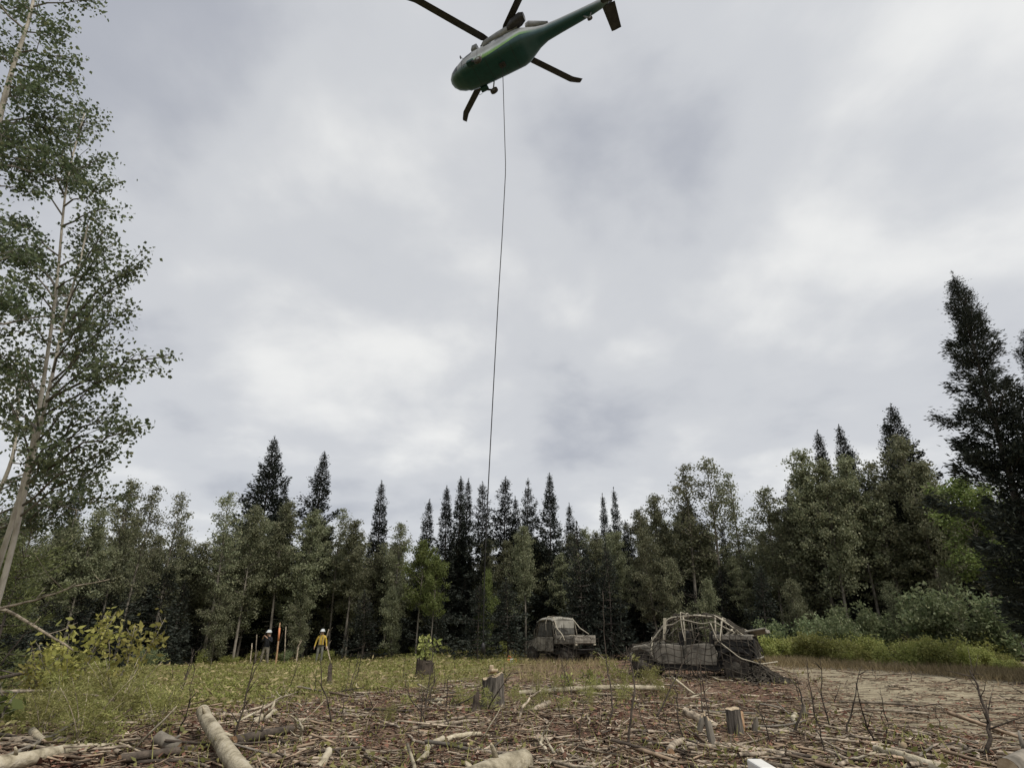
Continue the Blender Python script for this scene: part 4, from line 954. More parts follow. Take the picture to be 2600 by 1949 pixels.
def near_utv():
    p = on_ground(1745, 1722); p = np.array([.310 * 19.0, 19.0, 0]); p[2] = float(gz(p[0], p[1])) - .02
    rz = R(180 - 29)                                        # nose away to the far side of the mud road
    o = thing('utility_vehicle', 'dusty open four seat side-by-side with pale roll cage, wrapped in a net', 'vehicle', p, rz, 'vehicles rigged for lifting')
    for x in (1.45, -1.42):
        for y in (.66, -.66): make_wheel(o, (x, y, .37), .37, .30)
    b = MB(); b.box((0, 0, .42), (2.9, 1.25, .10)); b.box((0, .62, .36), (1.9, .10, .16)); b.box((0, -.62, .36), (1.9, .10, .16)); b.build('chassis', M['black_plastic'], o, bevel=.02)
    # nose
    b = MB(); V = []
    for x, w, zb, zt in [(.95, .68, .5, 1.08), (1.35, .66, .5, 1.03), (1.7, .55, .52, .92), (1.98, .40, .56, .76)]:
        V += [(x, -w, zb), (x, -w * .96, zt - .08), (x, -w * .6, zt), (x, w * .6, zt), (x, w * .96, zt - .08), (x, w, zb)]
    b.add(V, [(i * 6 + j, i * 6 + (j + 1) % 6, (i + 1) * 6 + (j + 1) % 6, (i + 1) * 6 + j) for i in range(3) for j in range(6)] + [tuple(range(6)), tuple(18 + j for j in reversed(range(6)))]); hood = b.build('hood', M['dusty_panel'], o, bevel=.03)
    for s in (1, -1):
        lampbox('headlight', (1.93, s * .30, .70), (.12, .18, .09), 'glass_dusty', hood)
        panel('front_fender', [(1.05, .62), (1.1, .92), (1.3, 1.0), (1.65, .95), (1.86, .74), (1.72, .80), (1.45, .86), (1.2, .80)], (s * .56, s * .84), 'dusty_panel', o)
        panel('rear_fender', [(-.95, .60), (-1.02, .84), (-1.25, .95), (-1.65, .95), (-1.86, .76), (-1.7, .80), (-1.42, .84), (-1.15, .78)], (s * .56, s * .84), 'black_plastic', o)
        panel('door', [(.10, .45), (.10, .98), (.55, 1.02), (.98, 1.00), (1.02, .62), (.85, .45)], (s * .70, s * .76), 'dusty_panel', o)
        panel('door', [(-.88, .45), (-.95, .78), (-.86, 1.02), (-.40, 1.04), (.07, .98), (.07, .45)], (s * .70, s * .76), 'dusty_panel', o)
    # rear cargo box, tray on it
    b = MB(); b.box((-1.42, 0, .98), (1.05, 1.36, .06))
    for s in (1, -1): b.box((-1.42, s * .68, 1.10), (1.05, .05, .26))
    b.box((-.92, 0, 1.10), (.05, 1.36, .26)); b.box((-1.95, 0, 1.10), (.05, 1.36, .26)); b.build('cargo_bed', M['black_plastic'], o, bevel=.015)  # bed coloured black so the hollow below the tray looks unlit
    b = MB(); b.box((-1.45, .02, 1.27), (1.15, 1.42, .05)); b.box((-1.45, .70, 1.22), (1.15, .06, .13)); b.box((-1.45, -.66, 1.22), (1.15, .06, .13)); b.build('tray_lid', M['dusty_metal'], o, bevel=.02)
    for x, y in ((.42, .34), (.42, -.34), (-.52, .34), (-.52, -.34)):
        b = MB(); b.box((x, y, .66), (.50, .50, .16)); b.box((x - .27, y, 1.02), (.16, .56, .72), Matrix.Rotation(-.16, 3, 'Y')); b.box((x - .32, y, 1.33), (.10, .30, .16), Matrix.Rotation(-.16, 3, 'Y')); b.build('seat', M['black_plastic'], o, bevel=.04)
    b = MB(); c = Vector((.92, .34, 1.02)); rot = Matrix.Rotation(R(-55), 3, 'Y')
    b.tube([c + rot @ Vector((math.cos(a) * .17, math.sin(a) * .17, 0)) for a in np.linspace(0, 2 * math.pi, 17)[:-1]], .016, 6, closed=True); b.tube([c, c + Vector((.22, 0, -.2))], .02, 6); b.build('steering_wheel', M['black_plastic'], o, True)
    b = MB(); b.box((1.0, 0, .92), (.22, 1.25, .18)); b.build('dashboard', M['black_plastic'], o, bevel=.03)
    for s in (1, -1): panel('rear_void_fill', [(-.92, .44), (-.92, 1.0), (-1.0, 1.18), (-1.95, 1.18), (-1.98, .80), (-1.80, .55), (-1.1, .44)], (s * .52, s * .64), 'black_plastic', o)  # black sheets added to stand in for the dark void under the tray
    b = MB(); b.box((-2.02, .02, .92), (.06, 1.30, .52)); b.build('rear_flap', M['black_plastic'], o, bevel=.02)
    b = MB(); b.box((-2.05, -.30, 1.36), (.72, 1.05, .05), Matrix.Rotation(.16, 3, 'Y') @ Matrix.Rotation(.12, 3, 'X')); b.box((-2.40, -.30, 1.38), (.05, 1.05, .10), Matrix.Rotation(.16, 3, 'Y')); b.build('tilted_tray', M['dusty_metal'], o, bevel=.02)
    # roll cage
    pth = []
    for s in (1, -1):
        y = s * .70; yt = s * .56
        pth.append([(1.15, y, .98), (.98, y * .97, 1.2), (.50, yt, 1.74), (.35, yt, 1.80), (-.4, yt, 1.86), (-1.05, yt, 1.80), (-1.2, yt, 1.72), (-1.92, y * .9, 1.16)])
        pth.append([(.0, y, .95), (-.02, yt, 1.84)]); pth.append([(-.92, y, 1.0), (-1.02, yt, 1.80)]); pth.append([(-.92, y, 1.05), (-1.5, y * .95, 1.45)])
    for x, z in ((.46, 1.76), (-.02, 1.84), (-1.02, 1.81), (-.55, 1.86)): pth.append([(x, -.56, z), (x, .56, z)])
    pth += [[(.44, -.56, 1.77), (-.02, .56, 1.84)], [(.44, .56, 1.77), (-.02, -.56, 1.84)], [(-1.05, -.56, 1.80), (-1.05, .56, 1.1)]]
    pipes('roll_cage', pth, .027, 'net_pale', o)
    pipes('front_bumper', [[(1.9, -.45, .48), (2.08, -.40, .55), (2.08, .40, .55), (1.9, .45, .48)], [(2.06, -.38, .72), (2.06, .38, .72)], [(2.08, -.25, .55), (2.06, -.25, .72)], [(2.08, .25, .55), (2.06, .25, .72)]], .024, 'dusty_metal', o)
    pipes('rear_bumper', [[(-1.75, -.55, .62), (-2.12, -.52, .66), (-2.12, .52, .66), (-1.75, .55, .62)], [(-2.12, 0, .66), (-2.0, 0, .95)]], .024, 'dusty_metal', o)
    for s in (1, -1): lampbox('tail_light', (-1.99, s * .58, .9), (.05, .12, .10), 'glass_dusty', o)
    pipes('suspension_arm', [[(1.45, s * .22, .5), (1.45, s * .62, .38)] for s in (1, -1)] + [[(-1.42, s * .22, .5), (-1.42, s * .62, .38)] for s in (1, -1)] + [[(-1.42, s * .3, 1.0), (-1.42, s * .55, .42)] for s in (1, -1)], .03, 'black_plastic', o)
    b = MB(); b.box((-1.35, 0, .60), (.75, .60, .42)); b.build('engine', M['black_plastic'], o, bevel=.04)
    drape('cargo_net', 'knotted cargo net wrapped round the near open vehicle, hanging to its wheels', p, rz,
          [(-2.12, .80, .95, .75), (-2.0, .84, 1.30, .95), (-1.3, .84, 1.75, 1.2), (-1.0, .82, 1.92, 1.30), (0, .82, 1.95, 1.30), (.5, .82, 1.86, 1.22), (1.1, .86, 1.20, .98), (1.7, .86, 1.02, .85), (2.15, .75, .80, .62)], .19, .0105, 'net', .10, 5, 'nets round the vehicles')
    # bunched net heaped behind the wheels, and loose lifting straps
    rr = random.Random(9); b = MB(); Mx = Matrix.Translation(Vector(p)) @ Matrix.Rotation(rz, 4, 'Z')
    q = thing('net_heap', 'dark bunched net heaped against the rear wheels of the near vehicle', 'net', p, rz)
    for k in range(320):
        c = Vector((rr.gauss(-1.95, .34), rr.gauss(.10, .60), 0)); hh = 1.15 * math.exp(-((c.x + 2.1) ** 2) / .35 - ((c.y - .05) ** 2) / .9)
        P = []; dn = rr.uniform(0, 6.28); f = rr.uniform(.35, 1.0)
        for t in range(7):
            x_ = c.x + math.cos(dn) * (t - 3) * .11; y_ = c.y + math.sin(dn) * (t - 3) * .11; dn += rr.gauss(0, .35)
            P.append((x_, y_, .02 + f * .46 * math.exp(-((x_ + 1.95) ** 2) / .30 - ((y_ - .05) ** 4) / .9) + rr.gauss(0, .015)))
        b.tube(P, rr.uniform(.010, .022), 4, cap=False)
    b.build('cord', M['net'], q)
    for i, (P, lab) in enumerate([([(-.9, .88, 1.62), (-1.02, .92, 1.15), (-1.62, .95, .66), (-2.15, .85, .52), (-2.55, .1, .56)], 'pale lifting strap sagging round the rear of the near vehicle'),
                                  ([(.55, .72, 1.78), (.58, .80, 1.45), (.62, .86, 1.12)], 'bundle of pale straps hanging from the cage of the near vehicle'), ([(-1.0, .6, 1.85), (-1.5, -.2, 1.55), (-2.0, -.7, 1.30)], 'pale strap stretched over the cargo tray of the near vehicle')]):
        t = thing('lifting_strap', lab, 'strap', p, rz, 'lifting straps'); b = MB(); k = np.array(P); tt = np.linspace(0, len(P) - 1, 24); Q = [tuple(np.interp(tt, range(len(P)), k[:, q])[j] for q in range(3)) for j in range(24)]
        for off in ((0, .03, -.03) if i == 1 else (0,)): b.tube([(a + off, bb + off * .4, c) for a, bb, c in Q], .017, 5)
        b.build('webbing', M['net_pale'], t, True)
near_utv()

def far_utv():
    p = np.array([.062 * 31.0 + 1.1, 31.0, 0]); p[0] = (1418 - 1300) / 1443. * 31; p[2] = float(gz(p[0], p[1])) - .02
    rz = R(90 + 40)
    o = thing('utility_vehicle', 'dusty side-by-side with a canvas cab and flat cargo bed, wrapped in a net', 'vehicle', p, rz, 'vehicles rigged for lifting'); o.scale = (1.12,) * 3
    for x in (1.15, -1.15):
        for y in (.64, -.64): make_wheel(o, (x, y, .34), .34, .26)
    b = MB(); b.box((0, 0, .46), (2.7, 1.2, .14)); b.build('chassis', M['black_plastic'], o, bevel=.02)
    b = MB(); V = []
    for x, w, zb, zt in [(.80, .70, .5, 1.12), (1.15, .70, .5, 1.06), (1.5, .62, .52, .92), (1.66, .5, .58, .74)]:
        V += [(x, -w, zb), (x, -w * .97, zt - .07), (x, -w * .6, zt), (x, w * .6, zt), (x, w * .97, zt - .07), (x, w, zb)]
    b.add(V, [(i * 6 + j, i * 6 + (j + 1) % 6, (i + 1) * 6 + (j + 1) % 6, (i + 1) * 6 + j) for i in range(3) for j in range(6)] + [tuple(range(6)), tuple(18 + j for j in reversed(range(6)))]); b.build('hood', M['dusty_panel'], o, bevel=.03)
    for s in (1, -1): panel('door', [(-.35, .5), (-.35, 1.12), (.78, 1.12), (.80, .5)], (s * .70, s * .75), 'dusty_panel', o)
    for s in (1, -1): panel('side_window', [(-.28, 1.16), (-.22, 1.80), (.52, 1.80), (.76, 1.16)], (s * .68, s * .70), 'glass_dusty', o, 0)
    pth = []
    for s in (1, -1): pth += [[(.86, s * .70, 1.08), (.56, s * .68, 1.86), (-.30, s * .68, 1.90), (-.40, s * .70, 1.05)]]
    pth += [[(.56, -.68, 1.86), (.56, .68, 1.86)], [(-.30, -.68, 1.90), (-.30, .68, 1.90)], [(-.38, -.7, 1.2), (-.38, .7, 1.2)]]
    pipes('roll_cage', pth, .028, 'dusty_metal', o)
    b = MB(); V = []
    for x, z in ((.72, 1.84), (.5, 1.93), (.1, 1.97), (-.25, 1.95), (-.42, 1.88)):
        for y, dz in ((-.78, -.08), (-.6, .0), (0, .03), (.6, .0), (.78, -.08)): V.append((x, y, z + dz))
    n0 = len(V); V += [(x, y, z - .05) for x, y, z in V]
    b.add(V, [(i * 5 + j, i * 5 + j + 1, (i + 1) * 5 + j + 1, (i + 1) * 5 + j) for i in range(4) for j in range(4)] + [(n0 + i * 5 + j, n0 + (i + 1) * 5 + j, n0 + (i + 1) * 5 + j + 1, n0 + i * 5 + j + 1) for i in range(4) for j in range(4)]
          + [(j, n0 + j, n0 + j + 1, j + 1) for j in range(4)] + [(20 + j, 21 + j, n0 + 21 + j, n0 + 20 + j) for j in range(4)] + [(i * 5, (i + 1) * 5, n0 + (i + 1) * 5, n0 + i * 5) for i in range(4)] + [(i * 5 + 4, n0 + i * 5 + 4, n0 + (i + 1) * 5 + 4, (i + 1) * 5 + 4) for i in range(4)])
    b.build('canvas_roof', M['dusty_canvas'], o, True)
    b = MB(); b.box((-.43, 0, 1.66), (.03, 1.30, .34)); b.build('rear_panel', M['dusty_canvas'], o, bevel=.01)
    b = MB(); b.box((-.44, 0, 1.36), (.02, 1.24, .26)); b.build('rear_window', M['glass_dusty'], o)
    b = MB(); b.box((-1.05, 0, .86), (1.25, 1.44, .07))
    for s in (1, -1): b.box((-1.05, s * .71, 1.02), (1.25, .05, .30))
    b.box((-.45, 0, 1.02), (.05, 1.42, .30)); b.build('cargo_bed', M['dusty_metal'], o, bevel=.015)
    b = MB(); b.box((-1.70, 0, 1.02), (.05, 1.44, .32)); b.box((-1.73, 0, .98), (.02, 1.30, .05)); b.build('tailgate', M['dusty_metal'], o, bevel=.015)
    for s in (1, -1): lampbox('tail_light', (-1.72, s * .62, .80), (.05, .16, .08), 'net_pale', o)
    for x, y in ((.2, .34), (.2, -.34)):
        b = MB(); b.box((x, y, .72), (.5, .55, .16)); b.box((x - .27, y, 1.06), (.13, .55, .6)); b.build('seat', M['black_plastic'], o, bevel=.04)
    pipes('rear_bumper', [[(-1.5, -.5, .6), (-1.82, -.45, .6), (-1.82, .45, .6), (-1.5, .5, .6)]], .025, 'black_plastic', o)
    fn = drape('cargo_net', 'fine dark net wrapped round the far canvas topped vehicle', p, rz, [(-1.85, .76, 1.16, 1.0), (-.5, .80, 1.2, 1.1), (-.35, .82, 2.0, 1.6), (.55, .82, 1.98, 1.6), (.95, .80, 1.2, 1.05), (1.72, .7, .9, .7)], .20, .008, 'net', .08, 6, 'nets round the vehicles')
    fn.scale = (1.13,) * 3
    for P, lab in [([(-.3, .62, 1.95), (-.62, .70, 1.45), (-1.0, .78, 1.22), (-1.2, .80, .95)], 'pale strap looping from the canvas roof to the bed of the far vehicle'), ([(-.3, -.66, 1.92), (-.75, -.70, 1.48), (-1.3, -.72, 1.22)], 'pale strap pulled straight from the canvas roof over the bed of the far vehicle')]:
        t = thing('lifting_strap', lab, 'strap', p, rz, 'lifting straps'); t.scale = (1.13,) * 3; b = MB(); k = np.array(P); tt = np.linspace(0, len(P) - 1, 20)
        b.tube([tuple(np.interp(tt, range(len(P)), k[:, q])[j] for q in range(3)) for j in range(20)], .026, 5); b.build('webbing', M['net_pale'], t, True)
far_utv()

# ------------------------------------------------------------------ people at the tree line
M['skin'] = surf('skin', (.30, .18, .12), (.42, .27, .19), (20, 20, 20), 3, .6, 0)
M['dark_cloth'] = surf('dark_cloth', (.012, .013, .015), (.03, .03, .034), (9, 9, 9), 4, .9, .3, 4)
M['tan_cloth'] = surf('tan_cloth', (.14, .125, .095), (.25, .225, .175), (8, 8, 8), 5, .9, .3, 4)
M['grey_cloth'] = surf('grey_cloth', (.10, .10, .085), (.19, .185, .16), (8, 8, 8), 5, .9, .3, 4)
M['yellow_cloth'] = surf('yellow_cloth', (.36, .24, .035), (.58, .42, .085), (7, 7, 7), 5, .9, .35, 4)
M['white_shell'] = surf('white_shell', (.42, .44, .44), (.58, .60, .60), (6, 6, 6), 3, .4, 0)
M['boot'] = surf('boot', (.03, .022, .016), (.07, .05, .035), (9, 9, 9), 3, .8, .1)
def person(loc, rz, label, arms, legs, zones, hat, extra):
    V = []; E = []; Rd = []
    def add(p, r, par=None):
        V.append(p); Rd.append(r)
        if par is not None: E.append((par, len(V) - 1))
        return len(V) - 1
    pel = add((0, 0, .95), .155); sp = add((0, .01, 1.15), .145, pel); ch = add((0, .01, 1.38), .17, sp); nk = add((0, 0, 1.53), .065, ch)
    h1 = add((0, -.02, 1.60), .085, nk); h2 = add((0, -.015, 1.70), .095, h1); add((0, -.01, 1.78), .07, h2); add((0, -.125, 1.665), .018, h1)
    for s in (1, -1):
        sh = add((s * .19, .01, 1.43), .075, ch); P = arms(s); el = add(P[0], .052, sh); wr = add(P[1], .036, el); pm = add(P[2], .038, wr)
        d = Vector(P[2]) - Vector(P[1]); d.normalize(); sd = Vector((0, 1, 0)) if abs(d.z) > .6 else Vector((0, 0, 1))
        for k, (o_, l) in enumerate([(-.03, .075), (-.01, .085), (.01, .082), (.03, .065)]):
            a = Vector(P[2]) + d * .03 + sd * o_; f1 = add(tuple(a + d * l * .5), .010, pm); add(tuple(a + d * l * .9 + Vector((-s * .02, -.01, 0))), .008, f1)
        t1 = add(tuple(Vector(P[2]) - sd * .045 + d * .01), .012, pm); add(tuple(Vector(P[2]) - sd * .06 + d * .045), .009, t1)
        L_ = legs(s); hp = add((s * .10, 0, .90), .105, pel); kn = add(L_[0], .075, hp); an = add(L_[1], .05, kn); to = add(L_[2], .042, an)
    me = bpy.data.meshes.new('body_cage'); me.from_pydata(V, E, []); tmp = obj('body_cage', me)
    md = tmp.modifiers.new('skin', 'SKIN'); md.use_smooth_shade = True
    for i, sv in enumerate(me.skin_vertices[0].data): sv.radius = (Rd[i], Rd[i] * (.78 if i in (sp, ch) else 1)); sv.use_root = (i == 0)
    ss = tmp.modifiers.new('sub', 'SUBSURF'); ss.levels = 2; ss.render_levels = 2
    dg = bpy.context.evaluated_depsgraph_get(); me2 = bpy.data.meshes.new_from_object(tmp.evaluated_get(dg)); bpy.data.objects.remove(tmp)
    me2.materials.clear()
    for k in zones[0]: me2.materials.append(M[k])
    me2.polygons.foreach_set('material_index', [zones[1](Vector(p.center)) for p in me2.polygons]); me2.polygons.foreach_set('use_smooth', [True] * len(me2.polygons))
    o = thing('person', label, 'person', loc, rz, 'people watching from the tree line'); obj('body', me2, o)
    b = MB(); c = Vector((0, -.012, 1.72)); n = 18; Vv = []
    for z, r in hat:
        for j in range(n): a = 2 * math.pi * j / n; Vv.append((c.x + math.cos(a) * r, c.y + math.sin(a) * r * 1.18 - (.02 if r > .13 else 0), c.z + z))
    b.add(Vv, [(i * n + j, i * n + (j + 1) % n, (i + 1) * n + (j + 1) % n, (i + 1) * n + j) for i in range(len(hat) - 1) for j in range(n)] + [tuple((len(hat) - 1) * n + j for j in range(n))]); b.build('hard_hat', M['white_shell'], o, True)
    extra(o); return o
HAT = [(-.015, .155), (.0, .165), (.01, .135), (.06, .128), (.11, .098), (.14, .05)]
def lyl(pxx, pyy, Y): p = at(pxx, pyy, Y); p[2] = float(gz(p[0], p[1])); return p
def z1(c):
    if c.z > 1.52 and abs(c.x) < .12 and c.y > -.18: return 0
    if c.z < .10: return 3
    if c.z < .98 and abs(c.x) < .5 and c.y > -.2: return 2
    if c.y < -.25 and abs(c.x) < .17: return 0
    return 1
def ex1(o):
    b = MB(); b.box((0, -.36, 1.53), (.15, .015, .08)); b.build('phone', M['heli_dark'], o)
p1 = at(668, 1690, 33.0); p1[2] = float(gz(p1[0], p1[1])) - .02
person(p1, R(-12), 'person in white hard hat, dark top and tan trousers, both hands raised to the face', lambda s: [(s * .36, -.12, 1.22), (s * .12, -.30, 1.44), (s * .07, -.34, 1.50)],
       lambda s: [(s * .18, -.03, .50), (s * .24, .02, .09), (s * .27, -.13, .05)], (['skin', 'dark_cloth', 'tan_cloth', 'boot'], z1), HAT, ex1)
def z2(c):
    if c.z > 1.53 and abs(c.x) < .13: return 0
    if c.z < .10: return 3
    if abs(c.x) > .24 and c.z < .93: return 0
    if c.z < .96 and abs(c.x) < .27: return 2
    return 1
def ex2(o):
    b = MB(); b.tube([(math.cos(a) * .175, math.sin(a) * .15 + .005, .985) for a in np.linspace(0, 2 * math.pi, 17)[:-1]], .028, 6, closed=True); b.build('belt', M['dark_cloth'], o, True)
    for s in (1, -1):
        b = MB(); b.tube([(s * .10, -.155, 1.0), (s * .09, -.17, 1.25), (s * .085, -.13, 1.46), (s * .08, .05, 1.52), (s * .07, .16, 1.35), (s * .05, .15, 1.0)], .016, 5); b.build('suspender', M['tan_cloth'], o)
p2 = at(810, 1668, 34.0); p2[2] = float(gz(p2[0], p2[1])) + .0
person(p2, R(10), 'person in white hard hat and yellow shirt standing with arms at the sides', lambda s: [(s * .29, .03, 1.18), (s * .33, -.02, .94), (s * .335, -.04, .86)],
       lambda s: [(s * .13, -.01, .50), (s * .14, .03, .09), (s * .16, -.12, .05)], (['skin', 'yellow_cloth', 'grey_cloth', 'boot'], z2), HAT, ex2)
M['orange_paint'] = surf('orange_paint', (.50, .15, .06), (.62, .28, .14), (3, 3, 3), 4, .7, .1)
q0 = lyl(703, 1680, 32.5); q1 = at(711, 1580, 32.5)
o = stickline('marker_pole', [q0 + np.array([-.05, 0, -.2]), q0 * .5 + q1 * .5, q1], [.05, .045, .03], 'cut_orange', 'leaning pole painted orange beside the person in the dark top', 'pole', seed=8)
mb = MB(); a, b_ = np.array(q0) * .42 + q1 * .58, np.array(q0) * .12 + q1 * .88; mb.tube([a - (q0 + np.array([-.05, 0, -.2])), b_ - (q0 + np.array([-.05, 0, -.2]))], .055, 8); mb.build('orange_band', M['orange_paint'], o, True)
for i, (a, b_, c) in enumerate([(636, 1632, 33), (648, 1610, 34.5), (722, 1590, 34.5)]):
    q = lyl(a, 1688, c); stickline('bare_pole', [q - np.array([0, 0, .2]), at(a + 4, b_, c)], [.04, .03], 'stick_pale', ['short bare pole beside the legs of the person in the dark top', 'bare dead stem behind the person in the dark top', 'bare dead stem behind the orange painted pole'][i], 'pole', seed=20 + i)
stickline('dead_branch', [lyl(752, 1680, 33), at(757, 1640, 33), at(766, 1625, 33)], [.05, .035, .02], 'stick_pale', 'forked dead stub between the orange pole and the person in yellow', twigs=5, seed=31)
stickline('dead_branch', [lyl(842, 1668, 34.5), at(826, 1625, 34.5), at(835, 1597, 34.5)], [.045, .035, .03], 'stick_pale', 'crooked dead branch crossing behind the person in yellow', twigs=6, seed=32)
# chainsaw by the far vehicle
cs = lyl(1292, 1672, 30.0); o = thing('chainsaw', 'orange and white chainsaw resting on bare ground near the far vehicle', 'chainsaw', cs, R(15))
b = MB(); b.box((.05, 0, .14), (.36, .24, .22)); b.build('engine_housing', M['orange_paint'], o, bevel=.04)
b = MB(); b.box((.14, -.13, .17), (.22, .06, .20)); b.build('starter_cover', M['white_shell'], o, bevel=.03)
b = MB(); b.tube([(.1, -.12, .20), (.06, -.12, .36), (-.02, 0, .40), (0, .14, .30)], .018, 6); b.tube([(.2, 0, .2), (.36, 0, .26), (.42, 0, .14), (.22, 0, .06)], .025, 6); b.build('handle', M['orange_paint'], o, True)
b = MB(); b.box((-.42, .05, .16), (.62, .012, .09), Matrix.Rotation(.15, 3, 'Y')); b.build('guide_bar', M['heli_dark'], o)

# ------------------------------------------------------------------ logs, stumps and brush
def log_thing(name, label, A, B, r0, r1, mat='log_bark', cap='cut_wood', knots=3, seed=1, bend=.02, cat='log', group=None, n=14):
    rr = random.Random(seed); A = np.array(A, float); B = np.array(B, float); L_ = np.linalg.norm(B - A); k = max(6, int(L_ * 7))
    side = np.cross((B - A) / L_, [0, 0, 1.]); side /= np.linalg.norm(side) + 1e-9
    ph = rr.uniform(0, 6.28); P = []
    for i in range(k + 1):
        t = i / k; P.append(A * (1 - t) + B * t - A + side * (bend * L_ * math.sin(math.pi * t * 1.3 + ph * .2) + bend * .35 * min(L_, 2) * math.sin(9 * t + ph) + (rr.gauss(0, .012) if r0 < .06 else 0)) + np.array([0, 0, .4 * bend * L_ * math.sin(math.pi * t)]))
    o = thing(name, label, cat, A, 0, group); mb = MB()
    rad = [(r0 + (r1 - r0) * i / k) * (1 + .02 * math.sin(i * .9 + ph)) for i in range(k + 1)]
    mb.tube(P, rad, n, 0, False, None, .012, rr)
    mb.build('bark', M[mat], o, True)
    for e, q in ((0, -1), (k, 1)):
        b = MB(); t = (P[1] - P[0]) if e == 0 else (P[-1] - P[-2]); t = t / np.linalg.norm(t); Pe = P[e]; rr_ = rad[e] * .985
        a = np.cross(t, [0, 0, 1.]); a /= np.linalg.norm(a) + 1e-9; c = np.cross(t, a); V = [Pe + t * q * .006 * rr.random()]
        for j in range(n): an = 6.2832 * j / n; V.append(Pe + a * rr_ * math.cos(an) + c * rr_ * math.sin(an) + t * q * rr.uniform(-.02, .02) * rr_ * 3)
        b.add(V, [(0, 1 + j, 1 + (j + 1) % n) for j in range(n)]); b.build('cut_end', M[cap], o)
    for i in range(knots):
        i0 = rr.randrange(1, k); an = rr.uniform(-.3, 3.4); t = nrm(P[min(i0 + 1, k)] - P[i0 - 1]); a = nrm(np.cross(t, [0, 0, 1.])); c = -np.cross(t, a); c = c * (1 if c[2] > 0 else -1)
        d = a * math.cos(an) + c * math.sin(an); l = rad[i0] * rr.uniform(.5, 1.8); p = P[i0] + d * rad[i0] * .8
        b = MB(); b.tube([p, p + d * l * .5 + t * l * .2, p + d * l + t * l * .6], [rad[i0] * .30, rad[i0] * .22, rad[i0] * .12], 7, 0, True, 1); b.build('branch_stub', [M[mat], M['cut_wood']], o, True)
    return o
LOGS = [  # label, (px,py,h) both ends, r0, r1, mat, cap
    ('thick pale aspen log propped up with an orange torn end', (518, 1804, .34), (622, 1985, .05), .085, .098, 'log_bark', 'cut_orange', 3),
    ('stout pale aspen log with a sawn end pointing past the stump', (1335, 1932, .12), (1130, 2010, .10), .135, .15, 'log_bark', 'cut_wood', 4),
    ('long smooth pale log lying in the green feathery plants', (288, 1898, .07), (-70, 1950, .10), .052, .082, 'log_bark', 'cut_wood', 3),
    ('long pale crooked pole lying across the brush between stump and near vehicle', (1318, 1758, .07), (1692, 1748, .20), .055, .06, 'log_bark', 'cut_wood', 6),
    ('dark log lying behind the propped pale log', (592, 1880, .10), (742, 1850, .08), .065, .055, 'stick_dark', 'cut_orange', 2),
    ('short pale log slanting down into the twig pile by the sawn stump', (1738, 1803, .22), (1822, 1848, .05), .065, .07, 'stick_pale', 'cut_orange', 1),
    ('curved pale branch arching through the brush below the bark stump', (1130, 1874, .10), (1045, 1936, .04), .04, .035, 'log_bark', 'cut_wood', 1),
    ('curved pale upper half of the arching branch', (1220, 1862, .10), (1128, 1876, .08), .03, .036, 'log_bark', 'cut_wood', 1),
    ('short pale stick jutting up from the brush, end toward the trees', (838, 1904, .16), (808, 1955, .02), .042, .048, 'log_bark', 'cut_wood', 0),
    ('short stub of log with an orange end among the ferns', (400, 1872, .12), (455, 1900, .05), .085, .08, 'tree_bark', 'cut_orange', 1),
    ('dark log half hidden beside the ferns', (300, 1926, .06), (500, 1905, .05), .045, .05, 'stick_dark', 'cut_orange', 2),
    ('pale log section lying by the twisted roots', (640, 1832, .08), (705, 1806, .10), .055, .05, 'log_bark', 'cut_wood', 1),
    ('pale pole lying below the bark stump', (1338, 1808, .05), (1400, 1783, .10), .05, .05, 'stick_pale', 'cut_wood', 1),
    ('long grey stem lying across the twigs toward the white container', (1820, 1888, .06), (2020, 1928, .05), .04, .05, 'stick_pale', 'cut_wood', 4),
    ('second grey stem lying alongside the white container', (1750, 1888, .06), (1960, 1922, .06), .03, .045, 'stick_pale', 'cut_wood', 4),
    ('long dark pole lying in the brush behind the white container', (1955, 1912, .05), (2130, 1956, .05), .03, .04, 'stick_pale', 'cut_wood', 3),
    ('broken pale log with black underside at the edge of the mud', (2232, 1900, .07), (2400, 1962, .06), .045, .06, 'log_bark', 'cut_orange', 2),
    ('dark rounded log end poking up from the mud', (2560, 1952, .12), (2640, 1915, .16), .10, .10, 'tree_bark', 'cut_wood', 1),
    ('pale upright cut stick by the crooked dark sapling', (2022, 1812, .12), (2016, 1842, .03), .04, .045, 'log_bark', 'cut_wood', 0),
    ('short pale log piece with orange end in the twig pile', (1740, 1880, .05), (1690, 1908, .06), .045, .05, 'stick_pale', 'cut_orange', 1),
    ('thin pale pole on the mud with a bright cut end', (2135, 1780, .04), (2335, 1794, .04), .026, .03, 'stick_pale', 'cut_wood', 2),
    ('second thin pole lying on the mud', (2140, 1800, .04), (2360, 1812, .04), .024, .028, 'stick_pale', 'cut_wood', 2),
    ('long thin branch lying across the brush below the bark stump', (1045, 1846, .05), (1245, 1830, .07), .024, .022, 'stick_pale', 'cut_wood', 4),
    ('grey log lying at the brush edge behind the leafy sprout', (105, 1705, .15), (10, 1722, .10), .06, .07, 'stick_pale', 'cut_wood', 2),
    ('bare pole propped over the brush behind the leafy sprout', (170, 1700, .62), (-40, 1724, .55), .028, .035, 'stick_dark', 'cut_wood', 2),
    ('thin pole slanting through the ferns', (290, 1778, .34), (-40, 1756, .44), .018, .026, 'stick_pale', 'cut_wood', 3),
    ('pale broken stick sloping down into the ferns', (66, 1785, .22), (112, 1815, .08), .03, .028, 'log_bark', 'cut_wood', 0),
    ('grey weathered log in the ferns above the long pale log', (30, 1878, .06), (175, 1882, .06), .04, .045, 'stick_pale', 'cut_wood', 2),
]
